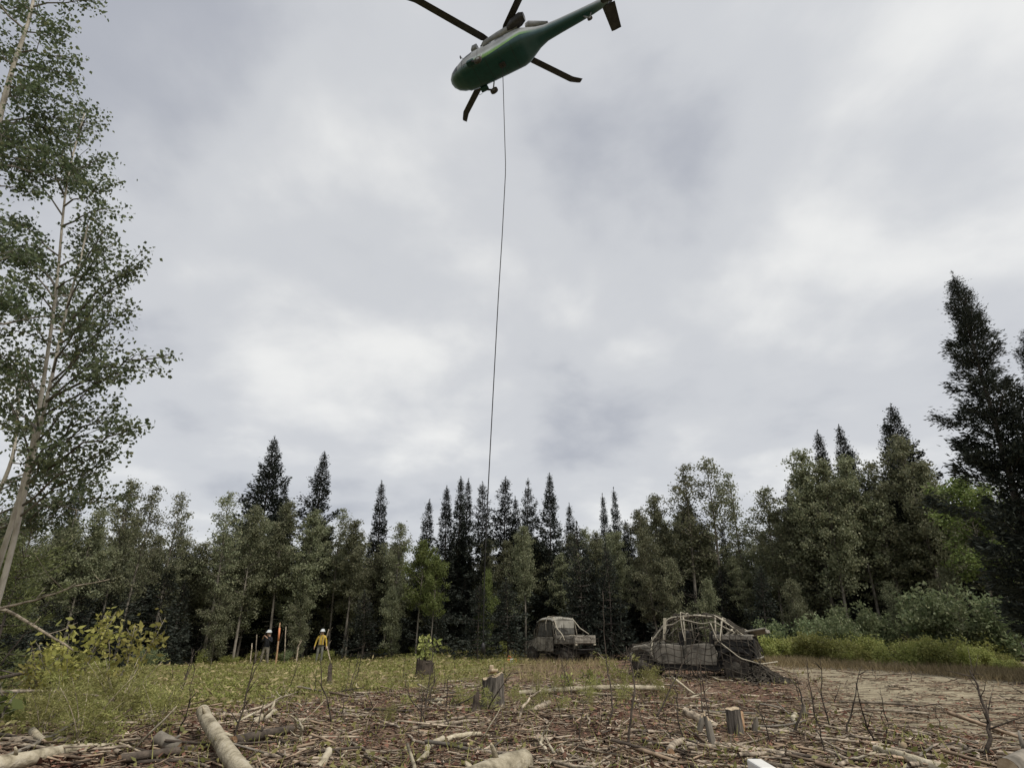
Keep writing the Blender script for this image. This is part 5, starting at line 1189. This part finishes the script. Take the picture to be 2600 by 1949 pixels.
for i, (lab, a, b_, r0, r1, mt, cp, kn) in enumerate(LOGS):
    log_thing('log' if r0 > .05 else 'fallen_pole', lab, on_ground(*a), on_ground(*b_), r0, r1, mt, cp, kn, 700 + i, (.05 if r0 < .06 else .014), 'log' if r0 > .05 else 'pole')
for i, (lab, pts_) in enumerate([('pale forked bare branch standing off the propped log', [(660, 1822, .05), (690, 1800, .3), (700, 1775, .42), (735, 1765, .5)]),
                                 ('grey branch running up the slope behind the propped log', [(645, 1815, .08), (690, 1785, .15), (725, 1765, .15), (760, 1755, .12)]),
                                 ('pale twisted root knob sticking up beside the dark log', [(742, 1870, .02), (752, 1845, .2), (750, 1825, .32), (738, 1815, .40)]),
                                 ('thin pale root curling down beside the twisted knob', [(765, 1905, .02), (762, 1870, .12), (768, 1845, .25), (755, 1822, .3)]),
                                 ('forked pale branch lying by the stout sawn log', [(1395, 1915, .04), (1372, 1885, .12), (1380, 1860, .2), (1392, 1850, .28)]),
                                 ('curved pale branch beside the stout sawn log', [(1420, 1928, .03), (1398, 1895, .1), (1385, 1872, .16)]),
                                 ('arched grey branch leaning on the long crooked pole', [(1315, 1828, .02), (1330, 1790, .25), (1350, 1768, .34), (1372, 1752, .4)])]):
    stickline('dead_branch', [on_ground(*q) for q in pts_], [.026, .022, .018, .010], 'log_bark' if 'pale' in lab else 'stick_pale', lab, twigs=3, seed=60 + i)

def stump(name, label, pxx, pyy, r, h, mat, cap, seed, flare=1.35, jag=.05, lean=(0, 0), group='stumps left in the clearing'):
    rr = random.Random(seed); g = on_ground(pxx, pyy); o = thing(name, label, 'stump', lift(g, -.03), rr.uniform(0, 6.28), group); n = 64; V = []; k = 8
    for i in range(k + 1):
        t = i / k; f = 1 + (flare - 1) * (1 - t) ** 3
        for j in range(n):
            a = 6.2832 * j / n; q = r * f * (1 + .07 * math.sin(3 * a + seed) + .05 * math.sin(7 * a + 2 * seed) * (1 - t * .5) + .03 * math.sin(17 * a + .8 * math.sin(5 * t))) * (1 + rr.uniform(-.012, .012))
            top = h + (jag * math.sin(a + seed) + jag * .35 * math.sin(5 * a + 2 * seed) + jag * .12 * rr.uniform(-1, 1)) if i == k else h * t
            V.append((math.cos(a) * q + lean[0] * t, math.sin(a) * q + lean[1] * t, top))
    b = MB(); b.add(V, [(i * n + j, i * n + (j + 1) % n, (i + 1) * n + (j + 1) % n, (i + 1) * n + j) for i in range(k) for j in range(n)]); b.build('bark', M[mat], o, True)
    b = MB(); T = V[k * n:]; c = (lean[0], lean[1], h); b.add([c] + [tuple(np.array(c) * .04 + np.array(p) * .96) for p in T], [(0, 1 + j, 1 + (j + 1) % n) for j in range(n)]); b.build('cut_top', M[cap], o)
    return o
st1 = stump('tree_stump', 'large grey stump with thick furrowed bark and a pale chip on top', 1252, 1802, .215, .62, 'old_bark', 'cut_wood', 3, 1.2, .06)
b = MB(); b.box((.02, .02, .70), (.34, .14, .05), Matrix.Rotation(.35, 3, 'Z') @ Matrix.Rotation(.2, 3, 'Y')); b.box((.05, .05, .76), (.12, .08, .10)); b.build('wood_chip', M['cut_wood'], st1, bevel=.015)
b = MB(); b.box((.24, -.05, .50), (.05, .10, .22), Matrix.Rotation(.2, 3, 'Y')); b.build('splinter', M['cut_wood'], st1, bevel=.01)
st2 = stump('tree_stump', 'sawn stump with a clean pale top in the twig pile', 1872, 1868, .118, .42, 'old_bark', 'cut_wood', 5, 1.12, .015)
b = MB(); b.box((-.22, .02, .20), (.16, .05, .34), Matrix.Rotation(-.35, 3, 'Y'), taper=.45); b.build('split_slab', M['cut_orange'], st2, bevel=.012)
st3 = stump('tree_stump', 'charred black stump with fresh leafy sprouts on top', 1075, 1722, .30, .62, 'stick_dark', 'stick_dark', 7, 1.15, .10)
g = on_ground(1075, 1722); sh = thing('stump_sprouts', 'green leafy sprouts growing out of the charred black stump', 'sprout', (g[0], g[1], g[2] + .55)); sh.scale = (1.45,) * 3; obj('stem', SPROUT['stem'], sh); obj('foliage', SPROUT['foliage'], sh)
stump('snag', 'thin splintered dark snag with a forked dead top', 835, 1742, .06, .55, 'stick_dark', 'stick_dark', 9, 2.0, .12, (.05, 0))
stump('snag', 'small black pointed snag beside the large grey stump', 1208, 1812, .055, .36, 'stick_dark', 'stick_dark', 11, 2.6, .06)
stump('small_stump', 'leaning double stub with torn bark in the twig pile', 1812, 1902, .05, .42, 'tree_bark', 'cut_wood', 13, 1.2, .05, (.10, .0))
stump('small_stump', 'small stub split to a point near the clean sawn stump', 1915, 1868, .05, .22, 'tree_bark', 'cut_wood', 15, 1.1, .08, (.05, 0))
stump('small_stump', 'short grey stub leaning in the logs below the near vehicle', 1770, 1872, .045, .34, 'tree_bark', 'cut_wood', 17, 1.1, .04, (-.16, 0))
stump('small_stump', 'grey post like stub standing in the brush behind the ferns', 128, 1712, .07, .55, 'tree_bark', 'cut_wood', 19, 1.1, .06)
stump('small_stump', 'narrow brown stub near the crooked dark sapling', 2045, 1820, .035, .30, 'tree_bark', 'cut_wood', 21, 1.1, .06)

# bare saplings that can be picked out
for i, (lab, pts_, r, tw) in enumerate([
    ('crooked dark bare sapling standing in the twig pile', [(2012, 1872), (2030, 1825), (2040, 1790), (2030, 1750), (2016, 1733)], .022, 4),
    ('thin bare sapling with a twiggy top standing on the mud', [(2500, 1928), (2515, 1870), (2502, 1800), (2480, 1735), (2462, 1700)], .024, 14),
    ('tall thin dark stem crossing in front of the far vehicle', [(1540, 1850), (1556, 1800), (1550, 1740), (1540, 1680), (1534, 1600), (1530, 1500)], .016, 6),
    ('dark bare stem with a pale broken tip before the near vehicle', [(1592, 1905), (1602, 1820), (1612, 1750), (1605, 1690), (1590, 1640)], .020, 5),
    ('slanting dark stem in front of the near vehicle doors', [(1665, 1825), (1700, 1755), (1740, 1670), (1775, 1605)], .016, 2),
    ('pair of dark stems before the twig pile, straighter one', [(1738, 1885), (1722, 1830), (1718, 1760), (1700, 1720)], .014, 4),
    ('thin red brown stem below the charred stump', [(1068, 1850), (1072, 1780), (1070, 1735)], .012, 2),
    ('dark twig standing in front of the large grey stump', [(1248, 1868), (1258, 1840), (1262, 1820)], .014, 2),
    ('long dark twig leaning behind the propped pale log', [(730, 1758), (750, 1705), (765, 1672)], .014, 1),
    ('dark bare stem standing by the white container', [(2115, 1790), (2135, 1732)], .012, 1),
    ('dead bare stem beside the leafy sprout', [(95, 1765), (88, 1690), (80, 1635)], .035, 2),
    ('thin dead stem next to the leafy sprout', [(110, 1768), (104, 1700), (96, 1645)], .018, 2),
    ('pale feathered stem rising from the ferns', [(266, 1780), (272, 1740), (273, 1700), (268, 1665)], .020, 0)]):
    g = on_ground(*pts_[0]); stickline('bare_sapling', [g] + [at(a, c, g[1] + .1 * j) for j, (a, c) in enumerate(pts_[1:])], [r, r * .8, r * .55, r * .3], 'stick_pale' if 'pale feathered' in lab else 'stick_dark', lab, 'sapling', 'bare saplings', twigs=tw, seed=90 + i)

# slanting snapped stem with needles hanging behind the brush
DR = random.Random(77)
def stick_mesh(seed, kindm):
    rr = random.Random(seed); mb = MB(); n = 7; P = []; y = z = 0; dy = rr.gauss(0, .12); dz = rr.gauss(0, .05)
    for i in range(n):
        t = i / (n - 1) - .5; P.append((t, y, z)); dy += rr.gauss(0, .085); dz += rr.gauss(0, .03); y += dy / n * 1.5; z += dz / n
    P = [(a, b_ - P[n // 2][1], c - P[n // 2][2]) for a, b_, c in P]
    mb.tube(P, [1.0 * .02 * (1.15 - .6 * i / (n - 1)) * rr.uniform(.9, 1.12) for i in range(n)], 6, 0, True, 1)
    for k in range(rr.randrange(0, 4)):
        i = rr.randrange(1, n - 1); p = Vector(P[i]); d = Vector((rr.uniform(.2, .8), rr.choice((-1, 1)) * rr.uniform(.4, 1), rr.uniform(-.1, .5))) * rr.uniform(.06, .2); mb.tube([p, p + d * .6, p + d], [.010, .007, .003], 4)
    return mb.mesh('stick', [M[kindm], M['cut_wood']], True)
STK = {k: [stick_mesh(800 + 20 * i + j, k) for j in range(7)] for i, k in enumerate(('stick_pale', 'stick_dark', 'tree_bark', 'log_bark'))}
SLAB = {'stick_pale': ('fallen_branch', 'bleached tan branch lying loose in the brush', 'bleached branches in the brush'), 'stick_dark': ('fallen_branch', 'dark rotten branch lying loose in the brush', 'dark branches in the brush'),
        'tree_bark': ('fallen_branch', 'grey barked branch lying loose in the brush', 'grey branches in the brush'), 'log_bark': ('cut_stick', 'short pale cut stick lying loose in the brush', 'cut sticks in the brush')}
def scatter_xy(rr, y0, y1, n, ok):
    out = []
    while len(out) < n:
        Y = y0 * math.exp(rr.random() * math.log(y1 / y0)); X = rr.uniform(-.98, .98) * Y * .97
        if ok(X, Y, rr): out.append((X, Y))
    return out
def brushy(X, Y, rr):
    w = (1 - .92 * float(zone_mud(X, Y))) * (1 - .72 * float(zone_green(X, Y)))
    return rr.random() < w
for (X, Y) in scatter_xy(DR, 7.0, 19, 285, brushy):
    k = DR.choices(('stick_pale', 'stick_dark', 'tree_bark', 'log_bark'), (.46, .18, .2, .16))[0]; nm, lab, grp = SLAB[k]
    L_ = DR.uniform(.35, .9) if k == 'log_bark' else DR.choice((DR.uniform(.3, .8), DR.uniform(.5, 1.2), DR.uniform(.9, 2.0)))
    o = obj(nm, DR.choice(STK[k])); th = L_ * (1.0 if k != 'log_bark' else 1.9) * DR.uniform(.55, 1.1) * (.8 if L_ > 1.3 else 1.2)
    an = DR.gauss(0, .45) + DR.choice((0, 0, 0, math.pi / 2.4, -.8)); rad = .02 * th
    e0 = float(gz(X + math.cos(an) * L_ / 2, Y + math.sin(an) * L_ / 2)); e1 = float(gz(X - math.cos(an) * L_ / 2, Y - math.sin(an) * L_ / 2))
    o.location = (X, Y, max((e0 + e1) / 2, float(gz(X, Y))) + rad * .6 + DR.choice((.01, .03, .07))); o.rotation_euler = (DR.uniform(0, 6.28), math.asin(max(-.5, min(.5, (e1 - e0) / L_))) + DR.gauss(0, .045), an); o.scale = (L_, L_ * .9, L_ * .9)
    o.scale = (L_, max(.5, th), max(.5, th)) if L_ < .9 else (L_, th * .8, th * .8)
    tag(o, lab, 'branch' if nm == 'fallen_branch' else 'stick', grp)
# thin cut stems standing in the brush
def upright_mesh(seed):
    rr = random.Random(seed); mb = MB(); n = 8; P = []; y = z = 0
    for i in range(n): P.append((i / (n - 1) - .5, y, z)); y += rr.gauss(0, .035); z += rr.gauss(0, .035)
    mb.tube(P, [.022 * (1.1 - .8 * i / (n - 1)) for i in range(n)], 5)
    for k in range(rr.randrange(2, 8)):
        i = rr.randrange(2, n - 1); p = Vector(P[i]); d = Vector((rr.uniform(.3, .9), rr.uniform(-.9, .9), rr.uniform(-.9, .9))) * rr.uniform(.12, .34); mb.tube([p, p + d * .55 + Vector((.02, 0, 0)), p + d], [.009, .006, .002], 4)
    return mb.mesh('upright_stem', [M['stick_dark']], True)
UPM = [upright_mesh(900 + i) for i in range(9)]
def upok(X, Y, rr): return rr.random() < (1 - .85 * float(zone_mud(X, Y))) * (1 - .6 * float(zone_green(X, Y)))
for (X, Y) in scatter_xy(DR, 8.5, 24, 120, upok):
    o = obj('cut_sapling', DR.choice(UPM)); L_ = DR.choice((DR.uniform(.15, .4), DR.uniform(.3, .9), DR.uniform(.5, 1.35))); tilt = DR.gauss(0, .28)
    o.scale = (L_, .32 + .3 * L_, .32 + .3 * L_); o.rotation_euler = (0, -math.pi / 2 + tilt, DR.uniform(0, 6.28)); o.location = (X, Y, float(gz(X, Y)) + L_ * .42)
    tag(o, 'thin dark cut stem standing upright in the brush', 'stem', 'cut stems standing in the brush')

# ---- litter nobody could count
def litter():
    rng = np.random.default_rng(41)
    def samp(n, y0, y1, wfun):
        X = np.zeros(0); Yy = np.zeros(0)
        while len(X) < n:
            Y = y0 * np.exp(rng.random(n) * math.log(y1 / y0)); x = rng.uniform(-1, 1, n) * Y * .98
            k = rng.random(n) < wfun(x, Y); X = np.concatenate([X, x[k]]); Yy = np.concatenate([Yy, Y[k]])
        return X[:n], Yy[:n]
    brush = lambda x, y: (1 - .80 * zone_mud(x, y)) * (1 - .75 * zone_green(x, y)) * np.clip(1.25 - .03 * y, .25, 1) * np.clip(.22 + 1.3 * smooth(-.25, .35, vnoise(x / .9, y / 1.1, 71) + .5 * vnoise(x / .3, y / .4, 72)), 0, 1)
    n = 21000; X, Y = samp(n, 6.6, 30, brush); Z = gz_fine(X, Y); L_ = np.exp(rng.normal(-1.75, .60, n)); L_ = np.clip(L_, .05, 1.0); an = rng.normal(0, .55, n) + rng.choice([0, 0, 0, 1.2, -.9], n); sl = rng.normal(0, .13, n)
    d = np.stack([np.cos(an), np.sin(an), sl], 1) * L_[:, None] / 2; C = np.stack([X, Y, Z + rng.uniform(0, .06, n) + np.abs(sl) * L_ * .3], 1); r = .0045 + .020 * L_ * rng.uniform(.3, 1.3, n) ** 1.5
    V, F = strips(C - d, C + d, r, r * .6, 4); o = kind(obj('twig_litter', mesh_np('twig_litter', V, F, [M['twig_mix']])), 'stuff'); tag(o, 'tangle of small twigs and chips covering the brown ground', 'twigs')
    n = 42000; X, Y = samp(n, 6.6, 26, brush); Z = gz_fine(X, Y); U = nrm(np.stack([rng.normal(0, 1, n), rng.normal(0, 1, n), rng.normal(0, .25, n)], 1)); V_ = nrm(np.cross(np.array([[0, 0, 1.]]) + rng.normal(0, .35, (n, 3)), U)); L_ = rng.uniform(.03, .11, n)
    LV, LF = leaves(np.stack([X, Y, Z + rng.uniform(.004, .05, n)], 1), U, V_, L_, L_ * rng.uniform(.35, .8, n), .15); o = kind(obj('leaf_litter', mesh_np('leaf_litter', LV, LF, [M['dry_leaf']])), 'stuff'); tag(o, 'dry brown and pinkish leaf litter strewn over the clearing', 'leaf litter')
    n = 2600; X, Y = samp(n, 7, 22, brush); Z = gz_fine(X, Y); L_ = np.clip(np.exp(rng.normal(-1.0, .45, n)), .15, 1.3); an = rng.normal(0, .6, n) + rng.choice([0, 0, 1.2, -.9], n); r = rng.uniform(.007, .024, n) * np.clip(L_ * 1.6, .6, 1.4)
    d = np.stack([np.cos(an), np.sin(an), rng.normal(0, .05, n)], 1) * L_[:, None] / 3; kk = np.stack([-np.sin(an), np.cos(an), np.zeros(n)], 1) * (rng.normal(0, .10, n) * L_)[:, None]; k2 = np.stack([-np.sin(an), np.cos(an), np.zeros(n)], 1) * (rng.normal(0, .10, n) * L_)[:, None]
    C = np.stack([X, Y, Z + r + rng.uniform(0, .05, n)], 1); A0 = C - d * 1.5 + kk; A1 = C - d * .5; A2 = C + d * .5; A3 = C + d * 1.5 + k2
    Vs, Fs = [], []; off = 0
    for P, Q, ra, rb in ((A0, A1, r, r * .95), (A1, A2, r * .95, r * .85), (A2, A3, r * .85, r * .6)):
        V, F = strips(P, Q, ra, rb, 5); Vs.append(V); Fs.append(F + off); off += len(V)
    o = kind(obj('slash_sticks', mesh_np('slash_sticks', np.concatenate(Vs), np.concatenate(Fs), [M['slash']])), 'stuff'); tag(o, 'many crooked broken sticks heaped unevenly over the brown ground', 'sticks')
    mudw = lambda x, y: .9 * zone_mud(x, y) * (vnoise(x / .8, y / .5, 31) > .05)
    n = 5200; X, Y = samp(n, 7, 24, mudw); Z = gz_fine(X, Y); L_ = np.clip(np.exp(rng.normal(-1.9, .5, n)), .05, .6); an = rng.normal(.0, .45, n); d = np.stack([np.cos(an), np.sin(an), rng.normal(0, .05, n)], 1) * L_[:, None] / 2; C = np.stack([X, Y, Z + .008], 1); r = .004 + .008 * L_
    V, F = strips(C - d, C + d, r, r * .6, 4); o = kind(obj('mud_twigs', mesh_np('mud_twigs', V, F, [M['twig_mix']])), 'stuff'); tag(o, 'flattened twigs pressed into the grey mud track', 'twigs')
    # low green cover
    green = lambda x, y: np.clip(zone_green(x, y) * .95 + .05 * (1 - zone_mud(x, y)), 0, 1)
    n = 62000; X, Y = samp(n, 6.8, 40, green); patch = vnoise(X / .45, Y / .45, 51) + .6 * vnoise(X / 1.6, Y / 1.6, 52); k = patch > -.22; X, Y, patch = X[k], Y[k], patch[k]; n = len(X); Z = gz_fine(X, Y)
    h = np.clip(.06 + .20 * (patch + .2), .03, .30) * rng.random(n) ** .7; U = nrm(unit(n, rng) * np.array([[1, 1, .6]]) + np.array([[0, 0, .35]])); V_ = perp(U, rng); L_ = rng.uniform(.04, .10, n) * (1 + Y / 55)
    LV, LF = leaves(np.stack([X, Y, Z + h], 1), U, V_, L_, L_ * rng.uniform(.3, .65, n), .1); o = kind(obj('ground_cover', mesh_np('ground_cover', LV, LF, [M['cover_leaf']])), 'stuff'); tag(o, 'low mossy green and straw coloured plants covering the slope', 'ground cover')
    n = 26000; X, Y = samp(n, 7, 40, lambda x, y: zone_green(x, y) * (vnoise(x / 1.1, y / .9, 61) + .5 * vnoise(x / .35, y / .35, 62) > .10)); Z = gz_fine(X, Y); n = len(X)
    U = nrm(unit(n, rng) * np.array([[1, 1, .5]]) + np.array([[0, 0, .5]])); L_ = rng.uniform(.03, .075, n) * (1 + Y / 70)
    LV, LF = leaves(np.stack([X, Y, Z + rng.uniform(.05, .2, n)], 1), U, perp(U, rng), L_, L_ * .5, .1); o = kind(obj('moss_patches', mesh_np('moss_patches', LV, LF, [M['lime_leaf']])), 'stuff'); tag(o, 'bright lime green patches of low plants on the slope', 'ground cover')
    n = 5200; X, Y = samp(n, 7, 38, lambda x, y: .9 * zone_green(x, y)); Z = gz_fine(X, Y); U = nrm(np.stack([rng.normal(0, 1, n), rng.normal(0, .6, n), rng.normal(0, .3, n)], 1)); L_ = rng.uniform(.05, .16, n) * (1 + Y / 50)
    LV, LF = leaves(np.stack([X, Y, Z + rng.uniform(.08, .24, n)], 1), U, perp(U, rng), L_, L_ * .35, .1); o = kind(obj('dead_leaves', mesh_np('dead_leaves', LV, LF, [M['straw']])), 'stuff'); tag(o, 'dead straw coloured leaves scattered over the green slope', 'leaf litter')
    # grass blades
    n = 17000; X, Y = samp(n, 7, 40, lambda x, y: np.clip(.9 * zone_green(x, y) + .10 * (1 - zone_mud(x, y)), 0, 1)); Z = gz_fine(X, Y); L_ = rng.uniform(.10, .32, n); U = nrm(np.stack([rng.normal(0, .5, n), rng.normal(0, .5, n), np.ones(n)], 1)); V_ = perp(U, rng)
    LV, LF = leaves(np.stack([X, Y, Z], 1), U, V_, L_, .010 + .0004 * Y, 0, .3); o = kind(obj('grass', mesh_np('grass', LV, LF, [M['fern']])), 'stuff'); tag(o, 'sparse thin grass and seed stalks growing over the clearing', 'grass')
litter()
def dry_grass():
    rng = np.random.default_rng(77); n = 9000; pxx = np.concatenate([rng.uniform(1890, 2640, n // 2), rng.normal(1990, 60, n // 4), rng.normal(2480, 70, n - n // 2 - n // 4)])
    Y = np.interp(pxx, [1890, 2100, 2300, 2600], [24.5, 23.0, 21.0, 18.8]) + rng.normal(0, .75, n); X = (pxx - 1300) / 1443. * Y; Z = gz_fine(X, Y)
    U = nrm(np.stack([rng.normal(0, .55, n), rng.normal(0, .55, n), np.ones(n)], 1)); L_ = rng.uniform(.12, .42, n)
    LV, LF = leaves(np.stack([X, Y, Z], 1), U, perp(U, rng), L_, .022, 0, .3); o = kind(obj('dry_grass', mesh_np('dry_grass', LV, LF, [M['straw']])), 'stuff'); tag(o, 'tan dry grass fringe between the mud and the low bushes', 'grass')
    n = 2600; Y = rng.uniform(20, 31, n); pxx = rng.uniform(1320, 1560, n); X = (pxx - 1300) / 1443. * Y; Z = gz_fine(X, Y)
    U = nrm(np.stack([rng.normal(0, .5, n), rng.normal(0, .5, n), np.ones(n)], 1)); L_ = rng.uniform(.10, .38, n)
    LV, LF = leaves(np.stack([X, Y, Z], 1), U, perp(U, rng), L_, .020, 0, .3); o = kind(obj('tall_grass', mesh_np('tall_grass', LV, LF, [M['straw']])), 'stuff'); tag(o, 'tall rough grass growing before the far vehicle', 'grass')
dry_grass()

# feathery plants at the near logs, each a plant
def fern_mesh(seed, H_):
    rng = np.random.default_rng(seed); C = []; U = []; mb = MB()
    for k in range(5):
        a = rng.uniform(0, 6.28); t = np.linspace(0, 1, 7); bow = rng.uniform(.2, .7) * H_
        P = np.stack([np.cos(a) * bow * t ** 1.6, np.sin(a) * bow * t ** 1.6, H_ * rng.uniform(.6, 1) * t], 1); mb.tube(P, list(np.linspace(.007, .002, 7)), 4)
        for j in range(26):
            f = rng.uniform(.2, 1); p = np.array([np.interp(f, t, P[:, q]) for q in range(3)]); d0 = nrm(np.array([rng.normal(), rng.normal(), rng.normal(.15, .3)])); l = .26 * (1.15 - f) + .06
            for q in np.linspace(.15, 1, 9): C.append(p + d0 * l * q + np.array([0, 0, -.12 * l * q * q])); U.append(nrm(d0 + rng.normal(0, .7, 3)))
    C = np.array(C); U = np.array(U); n = len(C); L_ = rng.uniform(.035, .07, n); LV, LF = leaves(C, U, perp(U, rng), L_, L_ * .22, 0)
    return dict(stem=mb.mesh('fern_stem', [M['stick_pale']], True), foliage=mesh_np('fern_foliage', LV, LF, [M['fern']]))
FR = [fern_mesh(950 + i, .75) for i in range(4)]
FRr = random.Random(12)
for i in range(26):
    Y = FRr.uniform(7.3, 11.5); pxx = FRr.gauss(300, 95); X = (pxx - 1300) / 1443. * Y
    shrub('feathery_plant', FRr.choice(FR), (X, Y), FRr.uniform(.6, 1.25), 'feathery yellow green plant growing among the near logs', 'feathery plants by the logs', 'plant')
for i in range(22):
    Y = FRr.uniform(11, 19); pxx = FRr.uniform(980, 1720); X = (pxx - 1300) / 1443. * Y
    shrub('feathery_plant', FRr.choice(FR), (X, Y), FRr.uniform(.4, .8), 'feathery sprig growing in the brush before the vehicles', 'feathery sprigs before the vehicles', 'plant')
for i, (pxx, Y, s_, lab) in enumerate([(1575, 14, 1.0, 'wispy green sapling clump in front of the near vehicle nose'), (1640, 15.5, .9, 'wispy green clump against the near vehicle door'), (1500, 15, .7, 'leafy clump below the far vehicle'), (1440, 17, .6, 'small leafy clump between the vehicles')]):
    X = (pxx - 1300) / 1443. * Y; shrub('green_clump', [FR[0], FR[2], SPROUT, SPROUT][i], (X, Y), s_ * 1.4, lab, None, 'plant')

# white plastic container at the near brush
M['white_plastic'] = surf('white_plastic', (.66, .65, .61), (.76, .75, .71), (4, 4, 4), 4, .45, .03, 3)
c0 = at(1893, 1924, 6.5); gq = float(gz(c0[0], c0[1])); hq = c0[2] - gq; o = thing('water_container', 'smooth white plastic container standing in the twigs', 'container', (c0[0] + .075, c0[1] - .20, gq - .02), R(-3))
b = MB(); b.box((0, 0, hq / 2), (.16, .40, hq + .04)); b.build('body', M['white_plastic'], o, bevel=.02)
b = MB(); b.tube([(0, -.20, hq * .7), (0, -.235, hq * .72)], .03, 10); b.build('cap', M['white_plastic'], o, True)
